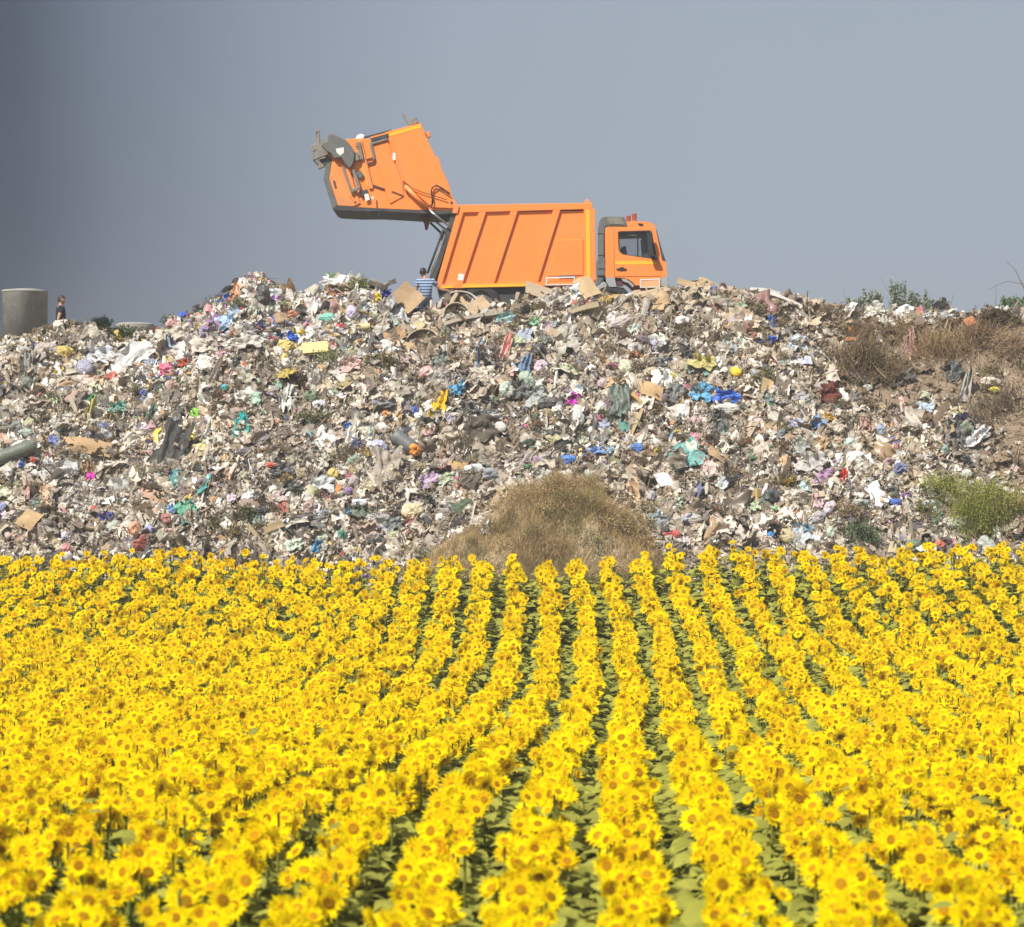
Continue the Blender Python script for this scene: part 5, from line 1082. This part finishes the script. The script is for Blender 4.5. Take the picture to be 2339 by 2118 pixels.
for k in range(7):
    x0_ = 1500+k*38; y0_ = 470+k*82
    bar('edge_bolt', (x0_, y0_), (x0_+6, y0_+14), 2.2, .0, .3, M['orange_dirty'], c1, tg)

# ------------------------------------------------------------------ people
def skinned(name, chains, m, parent, root=0, sub=2):
    """chains: list of lists of (x,y,z,r); chains share vertices when points coincide"""
    idx = {}; vs = []; rs = []; es = []
    for c in chains:
        prev = None
        for (x, y, z, r) in c:
            k = (round(x, 3), round(y, 3), round(z, 3))
            if k not in idx: idx[k] = len(vs); vs.append((x, y, z)); rs.append(r)
            i = idx[k]
            if prev is not None: es.append((prev, i))
            prev = i
    me = bpy.data.meshes.new(name); me.from_pydata(vs, es, []); me.materials.append(m)
    o = link(name, me, parent)
    s_ = o.modifiers.new('skin', 'SKIN'); s_.use_smooth_shade = True
    for i, r in enumerate(rs): me.skin_vertices[0].data[i].radius = (r, r) if not isinstance(r, tuple) else r
    me.skin_vertices[0].data[root].use_root = True
    o.modifiers.new('sub', 'SUBSURF').levels = sub; o.modifiers['sub'].render_levels = sub
    return o
def bake(o):
    dg = bpy.context.evaluated_depsgraph_get(); me = bpy.data.meshes.new_from_object(o.evaluated_get(dg)); o.modifiers.clear(); o.data = me
def head_shape(name, c, m, parent, yaw=0, tilt=0, s=1.0):
    V, T = ico(4); P = V*np.array([.078, .098, .118])          # faces -y before turning
    x, y, z = V[:, 0], V[:, 1], V[:, 2]
    def bumpf(cx, cy, cz, w): return np.exp(-(((x-cx)**2+(y-cy)**2+(z-cz)**2)/w**2))
    P[:, 1] -= .022*bumpf(0, -1, -.15, .17)+.008*bumpf(0, -1, .05, .15)          # nose
    P[:, 1] += .008*(bumpf(.35, -.9, .08, .2)+bumpf(-.35, -.9, .08, .2))         # eye sockets
    P[:, 1] -= .007*bumpf(0, -.9, -.5, .2)+.008*bumpf(0, -.75, -.8, .25)         # lips and chin
    P[:, 0] *= np.where(z < 0, 1+z*.28, 1); P[:, 0] += .014*(bumpf(1, .1, -.1, .22)-bumpf(-1, .1, -.1, .22))  # ears
    Rz = np.array(Matrix.Rotation(yaw, 3, 'Z')@Matrix.Rotation(tilt, 3, 'X'))
    return link(name, np_mesh(name, (P*s)@Rz.T+np.array(c), T, [m], smooth=True), parent), Rz
def hair_shape(c, Rz, m, parent, s=1.0, long=False):
    V, T = ico(4); P = V*np.array([.086, .108, .127]); x, y, z = V[:, 0], V[:, 1], V[:, 2]
    P += (V*.006)*vnoise(V*6, 3)[:, None]
    lowcut = -.35 if not long else -1.2
    keep = (z > .35) | ((y > -.25) & (z > lowcut))
    kv = keep[T].all(1); 
    if long: P[:, 2] -= np.where((y > 0) & (z < 0), .09, 0)
    return link('hair', np_mesh('hair', (P*s)@Rz.T+np.array(c)+np.array([0, 0, .004]), T[kv], [m], smooth=True), parent)
def fingers(base, d, side, palm, m=None):
    """five tapering finger chains from a palm point; d = hand direction, side = towards the thumb"""
    d = Vector(d).normalized(); side = Vector(side).normalized(); b_ = Vector(base); out = []
    curl = d.cross(side).normalized()
    for i, (off, ln) in enumerate(((.030, .072), (.011, .080), (-.009, .075), (-.028, .058))):
        k0 = b_+side*off+d*.02; k1 = k0+d*ln*.5+curl*.008; k2 = k1+(d*.75+curl*.65).normalized()*ln*.32; k3 = k2+(d*.4+curl*.9).normalized()*ln*.25
        out.append([(*b_, palm), (*k0, .0105), (*k1, .0095), (*k2, .0085), (*k3, .007)])
    t0 = b_+side*.03-d*.03; t1 = t0+side*.025+d*.025+curl*.01; t2 = t1+d*.028+side*.004+curl*.012
    out.append([(*b_, palm), (*t0, .014), (*t1, .011), (*t2, .009)])
    return out
def person(base, label, pose):
    """pose: joints in metres from the feet"""
    e_ = empty('person', base); tag(e_, label, 'person')
    J = pose['J']; g = lambda k, r: (*J[k], r)
    ch = [[g('pelvis', .125), g('waist', .115), g('chest', .135), g('neck0', .06), g('neck1', .052), g('skull', .06)]]
    hands = []
    for s_ in ('L', 'R'):
        ch.append([g('chest', .135), g('sh'+s_, .062), g('el'+s_, .042), g('wr'+s_, .027), g('pa'+s_, .030)])
        ch.append([g('pelvis', .125), g('hip'+s_, .095), g('kn'+s_, .06), g('an'+s_, .042), g('to'+s_, .036)])
        d = Vector(J['pa'+s_])-Vector(J['wr'+s_]); side = pose['thumb'+s_]
        ch += fingers(J['pa'+s_], d, side, .030)
    body = skinned('body', ch, M['skin'], e_); bake(body)
    hc = J['head']
    hd, Rz = head_shape('head', hc, M['skin'], e_, pose['yaw'], pose.get('tilt', 0)); 
    # join the head with the body so that the figure is one surface
    me = bpy.data.meshes.new('body'); bm = bmesh.new(); bm.from_mesh(body.data); bm.from_mesh(hd.data); bm.to_mesh(me); bm.free(); me.materials.append(M['skin'])
    for pl in me.polygons: pl.use_smooth = True
    body.data = me; bpy.data.objects.remove(hd)
    hair_shape(hc, Rz, M['hair'], e_, long=pose.get('long', False))
    # shirt
    sl = pose.get('sleeve', .5); ch = [[g('hem', .15), g('waist', .145), g('chest', .165), (*(Vector(J['neck0'])*.8+Vector(J['chest'])*.2), .085)]]
    for s_ in ('L', 'R'):
        a, b_ = Vector(J['sh'+s_]), Vector(J['el'+s_]); c = a.lerp(b_, min(sl, 1)*.75)
        cc = [g('chest', .165), (*a, .084), (*c, .066)]
        if sl > 1: w_ = Vector(J['wr'+s_]); cc = [g('chest', .165), (*a, .088), (*b_, .062), (*(b_.lerp(w_, .9)), .042)]
        ch.append(cc)
    sh = skinned('shirt', ch, pose['shirt'], e_); bake(sh)
    if pose.get('trousers'):
        ch = [[g('waist0', .13), g('pelvis', .155)]]
        for s_ in ('L', 'R'): ch.append([g('pelvis', .155), g('hip'+s_, .112), g('kn'+s_, .085), g('an'+s_, .062)])
        tr = skinned('trousers', ch, pose['trousers'], e_, root=1); bake(tr)
        for s_ in ('L', 'R'):
            a = Vector(J['an'+s_]); t_ = Vector(J['to'+s_]); so = skinned('shoe', [[(*(a-Vector((0, 0, .02))), .05), (*(a.lerp(t_, .5)), .05), (*(a+(t_-a)*1.15), .042)]], M['black_cloth'], e_); bake(so)
    return e_
def J_base(lean=0.0, turn=0.0):
    # standing, facing +y (away from the camera); x to the right
    J = dict(pelvis=(0, 0, .95), waist0=(0, 0, 1.09), hem=(0, 0, .93), waist=(0, .0, 1.12), chest=(0, .01, 1.33), neck0=(0, .0, 1.48), neck1=(0, .01, 1.54), skull=(0, .02, 1.62), head=(0, .03, 1.635),
             hipL=(-.09, 0, .88), knL=(-.10, .02, .48), anL=(-.10, 0, .08), toL=(-.11, .14, .04), hipR=(.09, 0, .88), knR=(.10, .02, .48), anR=(.10, 0, .08), toR=(.11, .14, .04),
             shL=(-.19, 0, 1.42), elL=(-.25, 0, 1.13), wrL=(-.25, .06, .88), paL=(-.25, .09, .80), shR=(.19, 0, 1.42), elR=(.25, 0, 1.13), wrR=(.25, .06, .88), paR=(.25, .09, .80))
    return J
# man in the striped shirt behind the truck, back to the camera, right arm stretched towards the truck
J = J_base(); J.update(neck1=(-.03, .02, 1.54), skull=(-.05, .03, 1.61), head=(-.06, .04, 1.635), elR=(.36, .03, 1.21), wrR=(.60, .10, 1.17), paR=(.68, .12, 1.16), shL=(-.19, 0, 1.41), elL=(-.27, -.02, 1.12), wrL=(-.31, .02, .87), paL=(-.33, .04, .79), hem=(.02, 0, .96), waist=(.02, 0, 1.10), pelvis=(.02, 0, .93), waist0=(.02, 0, 1.09)); J['hem'] = (.02, 0, .93)
pz = at_px(966, 617, 76.2)
def at_feet(px, py, Y, hgt, label, pose):
    q = at_px(px, py, Y); base = Vector((q.x, Y, q.z-hgt)); return person(base, label, pose)
at_feet(972, 612, 76.2, 1.755, 'man in a blue and white striped shirt seen from behind, reaching towards the truck', dict(J=J, yaw=R(180-28), tilt=R(-6), thumbL=(.4, 1, 0), thumbR=(0, -.2, 1), shirt=M['stripe'], trousers=M['navy'], sleeve=.75))
# man in black in profile, facing right
J = J_base(); rot = Matrix.Rotation(R(-68), 3, 'Z')
J = {k: tuple(rot@Vector(v)) for k, v in J.items()}
J.update(elR=(-.02, -.27, 1.12), wrR=(.12, -.26, .92), paR=(.19, -.25, .88))
at_feet(138, 675, 78.5, 1.76, 'dark-haired man in a black T-shirt standing in profile beside the concrete tank', dict(J=J, yaw=R(80), thumbL=(1, 0, 0), thumbR=(1, 0, .2), shirt=M['black_cloth'], trousers=M['navy'], sleeve=.7))
# woman bending behind the left peak
J = J_base(); rot = Matrix.Rotation(R(-60), 3, 'Z')
J.update(waist=(0, .08, 1.08), chest=(0, .22, 1.22), neck0=(0, .33, 1.33), neck1=(0, .37, 1.37), skull=(0, .42, 1.42), head=(0, .44, 1.43), shL=(-.17, .25, 1.27), shR=(.17, .25, 1.27), elL=(-.22, .34, 1.0), elR=(.22, .34, 1.0), wrL=(-.15, .52, .9), wrR=(.15, .52, .9), paL=(-.13, .59, .86), paR=(.13, .59, .86))
J = {k: tuple(rot@Vector(v)) for k, v in J.items()}
at_feet(503, 634, 76.0, 1.55, 'dark-haired woman in a black coat bending behind the leftmost peak of the heap', dict(J=J, yaw=R(72), tilt=R(8), thumbL=(1, 0, 0), thumbR=(1, 0, 0), shirt=M['black_cloth'], trousers=M['black_cloth'], sleeve=2, long=True))

# ------------------------------------------------------------------ sunflowers
def petal_ring(npet, r0, r1, w, curl, seedv, seg=2):
    P, T = [], []; rr_ = random.Random(seedv)
    for k in range(npet):
        a = 2*math.pi*(k+rr_.uniform(-.3, .3))/npet; L_ = (r1-r0)*rr_.uniform(.82, 1.12); wz = rr_.uniform(-.012, .012); tw = rr_.uniform(-.3, .3)
        b_ = len(P); ca, sa = math.cos(a), math.sin(a)
        for (t_, ww) in ((0, .5), (.5, 1.0), (1, 0)):
            r = r0+L_*t_; z = curl*t_*t_+wz*t_
            cx_, cy_ = ca*r, sa*r
            if ww:
                P.append((cx_-sa*-w*ww/2, cy_+ca*-w*ww/2, z+tw*w*ww/2)); P.append((cx_-sa*w*ww/2, cy_+ca*w*ww/2, z-tw*w*ww/2))
            else: P.append((cx_, cy_, z))
        T += [(b_, b_+1, b_+3), (b_, b_+3, b_+2), (b_+2, b_+3, b_+4)]
    return P, T
PET = np.array((.975, .765, .001)); PET2 = np.array((.97, .69, .001)); DISC = np.array((.37, .155, .004)); DISC2 = np.array((.32, .195, .010)); RIM = np.array((.72, .33, .004))
LEAFC = np.array((.31, .315, .055))
def head_proto(seedv, fine):
    """disc radius ~1 unit = head radius; faces +z"""
    q_ = random.Random(seedv*3+1); np_ = q_.randint(14, 19); c2 = q_.choice((.12, .26, .26, .42, .6))
    V1, T1 = petal_ring(np_, .30, 1.0, .27, q_.uniform(-.12, .2), seedv); V2, T2 = petal_ring(np_-q_.randint(0, 4), .31, .95-c2*.3, .27, c2, seedv+50)
    pet = (np.array(V1+V2), np.array(T1+[tuple(i+len(V1) for i in t) for t in T2]))
    n_ = 14 if fine else 8; P = [(0, 0, .10)]; rings = [(.16, .09), (.28, .12), (.37, .05)]; T = []
    for r, z in rings:
        for k in range(n_): P.append((r*math.cos(2*math.pi*k/n_), r*math.sin(2*math.pi*k/n_), z))
    for k in range(n_): T.append((0, 1+k, 1+(k+1) % n_))
    for j in range(2):
        for k in range(n_): a, b_ = 1+j*n_+k, 1+j*n_+(k+1) % n_; T += [(a, b_+n_, b_), (a, a+n_, b_+n_)]
    C = np.array([DISC2]+[DISC2*.9+DISC*.1]*n_+[DISC]*n_+[RIM]*n_)
    # green back
    Pb = [(0, 0, -.22)]+[(.5*math.cos(2*math.pi*k/n_), .5*math.sin(2*math.pi*k/n_), -.02) for k in range(n_)]; Tb = [(0, 1+(k+1) % n_, 1+k) for k in range(n_)]
    return pet, (np.array(P), np.array([t[::-1] for t in T]), C), (np.array(Pb), np.array(Tb))
def leaf_proto():
    P, T = [], []
    prof = ((0, .05, 0), (.22, .42, .04), (.5, .40, .03), (.78, .22, -.06), (1, 0, -.20))
    for (t_, w, z) in prof[:-1]: P += [(-w, t_, z+.05), (0, t_, z), (w, t_, z+.05)]
    P.append((0, 1, prof[-1][2]))
    for j in range(3):
        for k in range(2): a = j*3+k; T += [(a, a+1, a+4), (a, a+4, a+3)]
    T += [(9, 10, 12), (10, 11, 12)]
    return np.array(P, float), np.array(T)
LV, LT = leaf_proto()
XR = [(-12, 0)]
def row_x(n, d):
    # rows run away from the camera and bow gently
    bow = np.interp(d, [0, 18, 20, 23, 28, 34, 40, 46, 52, 58, 62, 66, 70], [0, .0, .0, .0, .02, .08, .20, .30, .34, .30, .18, .05, .03])+.05*np.sin(d*.55+n*.6)*np.clip((d-20)/10, 0, 1)
    return .11+(d-20)*.0275+bow+.70*n
pl_ = []
for n_ in range(-40, 44):
    d = 17.0+rng.uniform(0, .2)
    while d < 66.2:
        x = float(row_x(n_, d)); lim = d*.1707+1.6
        if abs(x) < lim and rng.random() > .04:
            pl_.append((d+rng.normal(0, .04), x+rng.normal(0, .035)+rng.uniform(-.152, .152)*(1+.14*max(0., min(1., (30-d)/9))+.15*min(6, max(0, -n_-2))+.07*min(6, max(0, n_-4))), n_))
        d += .066
pl_ = np.array(pl_)
Dd, Xx, Nn = pl_[:, 0], pl_[:, 1], pl_[:, 2].astype(int)
end = 65.6+.4*n2d(Xx, 0*Xx, .5, 61); ok = Dd < end; Dd, Xx, Nn = Dd[ok], Xx[ok], Nn[ok]
Zh = CZ+head_z(Xx, Dd)+.06*n2d(Xx, Dd, 1.1, 91)+rng.normal(0, .07, len(Dd))+.03; Zg = field_z(Xx, Dd)
# drop what the picture shows nothing of in front of its lower edge
keepm = Dd > 17.3; Dd, Xx, Nn, Zh, Zg = Dd[keepm], Xx[keepm], Nn[keepm], Zh[keepm], Zg[keepm]
NF = len(Dd)
def head_normals(n):
    az = np.clip(rng.normal(R(-8), R(36), n), R(-72), R(60)); el = rng.normal(R(24), R(26), n)
    return np.stack([np.sin(az)*np.cos(el), -np.cos(az)*np.cos(el), np.sin(el)], -1)
def head_size(n): return np.clip(rng.normal(.095, .015, n), .055, .13)
infr = np.abs(Xx/Dd*F) < 1169+60*1
seen = infr & (PY0+(-(Zh-CZ))*F/Dd < 2118+50)
order = np.argsort(Dd+(~seen)*1000); near_idx = order[:300]; is_near = np.zeros(NF, bool); is_near[near_idx] = True
far = np.nonzero(~is_near)[0]
fl = Bulk()
protos = [head_proto(s, False) for s in range(14)]
which = rng.integers(0, 14, len(far)); HN = head_normals(len(far)); HS = head_size(len(far)); RL = rng.uniform(0, 6.28, len(far))
for w_ in range(14):
    s_ = which == w_; ids = far[s_]; m_ = len(ids); Rm = rot_from(HN[s_], roll=RL[s_]); loc = np.stack([Xx[ids], Dd[ids], Zh[ids]], -1)+HN[s_]*.05; k = HS[s_][:, None, None]
    pet, dsc, bk = protos[w_]
    jit_ = 1+rng.uniform(-.08, .08, (m_, len(pet[0]), 1))
    c = np.where(rng.random((m_, 1)) < .35, PET2, PET)*rng.uniform(.88, 1.02, (m_, 1))
    fl.add(place(pet[0][None]*k*jit_, Rm, loc), pet[1], c, 0)
    fl.add(place(np.repeat(dsc[0][None], m_, 0)*k, Rm, loc), dsc[1], dsc[2][None]*rng.uniform(.7, 1.25, (m_, 1, 1)), 1)
    fl.add(place(np.repeat(bk[0][None], m_, 0)*k, Rm, loc), bk[1], LEAFC[None]*rng.uniform(.7, 1.2, (m_, 1)), 2)
def leaves_for(xs, ds, zh, zg, nl, gen=rng):
    out = []; m_ = len(xs); g_ = gen.uniform(0, 6.28, m_)
    for j in range(nl):
        t_ = 1-.36*j/(nl-1) if nl > 1 else .8
        a = g_+j*2.4+gen.normal(0, .3, m_); size = gen.uniform(.17, .28, m_)*(.8+.35*min(1, j/3))
        z = zg+(zh-zg)*t_-.17+gen.normal(0, .03, m_); r = .05+.11*min(1, j/3)
        o_ = np.stack([np.cos(a), np.sin(a), gen.uniform(-.25, .25, m_)], -1); o_ /= np.linalg.norm(o_, axis=1, keepdims=True)
        up = np.stack([gen.normal(0, .25, m_), gen.normal(-.12, .2, m_), np.ones(m_)], -1)
        xax = np.cross(o_, up); xax /= np.linalg.norm(xax, axis=1, keepdims=True); nz_ = np.cross(xax, o_)
        Rm = np.stack([xax, o_, nz_], -1)
        P = LV[None]*size[:, None, None]
        loc = np.stack([xs+np.cos(a)*r, ds+np.sin(a)*r, z], -1)
        out.append((place(P, Rm, loc), LT, LEAFC[None]*gen.uniform(.75, 1.25, (m_, 1))*(1, gen.uniform(.95, 1.05), 1)))
    return out
for V, T, C in leaves_for(Xx[far], Dd[far], Zh[far], Zg[far], 7): fl.add(V, T, C, 2)
sV, sT = tubep(4, [(0, .013), (1, .010)])
P = np.repeat(sV[None], len(far), 0); P[:, :, 2] *= (Zh[far]-Zg[far])[:, None]; P += np.stack([Xx[far], Dd[far], Zg[far]], -1)[:, None]
fl.add(P, sT, np.tile(LEAFC*.8, (len(far), 1)), 2)
fo = link('sunflower_field', fl.mesh('sunflower_field', [M['petal'], M['disc'], M['leaf']]))
tag(fo, 'thousands of yellow sunflowers in rows filling the field beyond the nearest plants', kind='stuff')
# the nearest three hundred plants, each its own thing
NV = 22; VAR = []
for v in range(NV):
    hn = head_normals(1); hs_ = .091+.014*rng.normal(); hs_ = float(np.clip(hs_, .062, .118)); pet, dsc, bk = head_proto(100+v, True); Rm = rot_from(hn, roll=np.array([rng.uniform(0, 6)]))
    H_ = PLANT_H+.05; loc = np.array([[0, 0, H_]])+hn*.05
    b_ = Bulk(); pv = pet[0][None]*hs_*(1+rng.uniform(-.08, .08, (1, len(pet[0]), 1))); b_.add(place(pv, Rm, loc), pet[1], (PET*rng.uniform(.9, 1.02))[None], 0)
    b_.add(place(bk[0][None]*hs_, Rm, loc), bk[1], (LEAFC*.9)[None], 1); hm = b_.mesh('flower_head', [M['petal'], M['leaf']])
    b_ = Bulk(); b_.add(place(dsc[0][None]*hs_, Rm, loc), dsc[1], dsc[2][None]*rng.uniform(.75, 1.2), 0); dm = b_.mesh('disc', [M['disc']], smooth=True)
    b_ = Bulk()
    for V, T, C in leaves_for(np.zeros(1), np.zeros(1), np.array([H_]), np.zeros(1), 12): b_.add(V, T, C, 0)
    lm = b_.mesh('foliage', [M['leaf']], smooth=True)
    q = hn[0]; P_, T_ = poly_tube([(0, 0, -.05), (.01, 0, .7), (0, 0, H_-.14), (-q[0]*.01, -q[1]*-.02, H_-.04), tuple(loc[0]-hn[0]*hs_*.2)], .015, .010, 6); sm = np_mesh('stem', P_, T_, [M['stem']], smooth=True)
    VAR.append((hn[0], hs_, hm, dm, lm, sm))
def words_for(hn, size, dz, k_):
    az = math.degrees(math.atan2(hn[0], -hn[1])); el = math.degrees(math.asin(hn[2]))
    a = 'turned left' if az < -20 else 'turned right' if az > 20 else 'facing camera'
    b_ = 'tipped up' if el > 34 else 'nodding' if el < 6 else 'upright'
    return ('large ' if size > .102 else 'small ' if size < .080 else '')+'sunflower', '%s head %s' % (b_, a)
ORD = ['first', 'second', 'third', 'fourth', 'fifth', 'sixth', 'seventh', 'eighth', 'ninth', 'tenth', 'eleventh', 'twelfth', 'thirteenth', 'fourteenth', 'fifteenth', 'sixteenth', 'seventeenth', 'eighteenth', 'nineteenth', 'twentieth']+['%dth' % i for i in range(21, 60)]
rows = sorted(set(Nn[near_idx].tolist())); seq = {r: sorted([i for i in near_idx if Nn[i] == r], key=lambda i: Dd[i]) for r in rows}
for ri, r in enumerate(rows):
    for k_, i in enumerate(seq[r]):
        v = int(rng.integers(0, NV)); hn, hs_, hm, dm, lm, sm = VAR[v]
        sc = float(rng.uniform(.92, 1.1)); e_ = empty('sunflower', (Xx[i], Dd[i], Zh[i]-(PLANT_H+.05)*sc), float(rng.normal(0, .22)))
        e_.scale = (sc*float(rng.uniform(.92, 1.12)), sc, sc)
        a, b_ = words_for(hn, hs_*sc, 0, 0)
        tag(e_, '%s, %s, %s from front in %s row from left' % (a, b_, ORD[k_], ORD[ri]), 'sunflower', 'nearest sunflowers in their rows')
        fh = link('flower_head', hm, e_); link('disc', dm, fh); link('foliage', lm, e_); link('stem', sm, e_)
print('NF', NF, 'near rows', len(rows), 'autopieces', made, tries)
# ------------------------------------------------------------------ air
V, T = boxp(); V = V*np.array([1600, 1150, 9.5])+np.array([0, 700, 6.5])
hz = bpy.data.materials.new('air'); hz.use_nodes = True; t = hz.node_tree; t.nodes.clear()
o_ = t.nodes.new('ShaderNodeOutputMaterial'); v_ = t.nodes.new('ShaderNodeVolumePrincipled'); v_.inputs['Color'].default_value = (.95, .96, .98, 1); v_.inputs['Density'].default_value = .0007; v_.inputs['Anisotropy'].default_value = 0
t.links.new(v_.outputs[0], o_.inputs['Volume'])
hb = link('haze', np_mesh('haze', V, T, [hz])); tag(hb, 'thin pale summer haze in the air', kind='stuff')
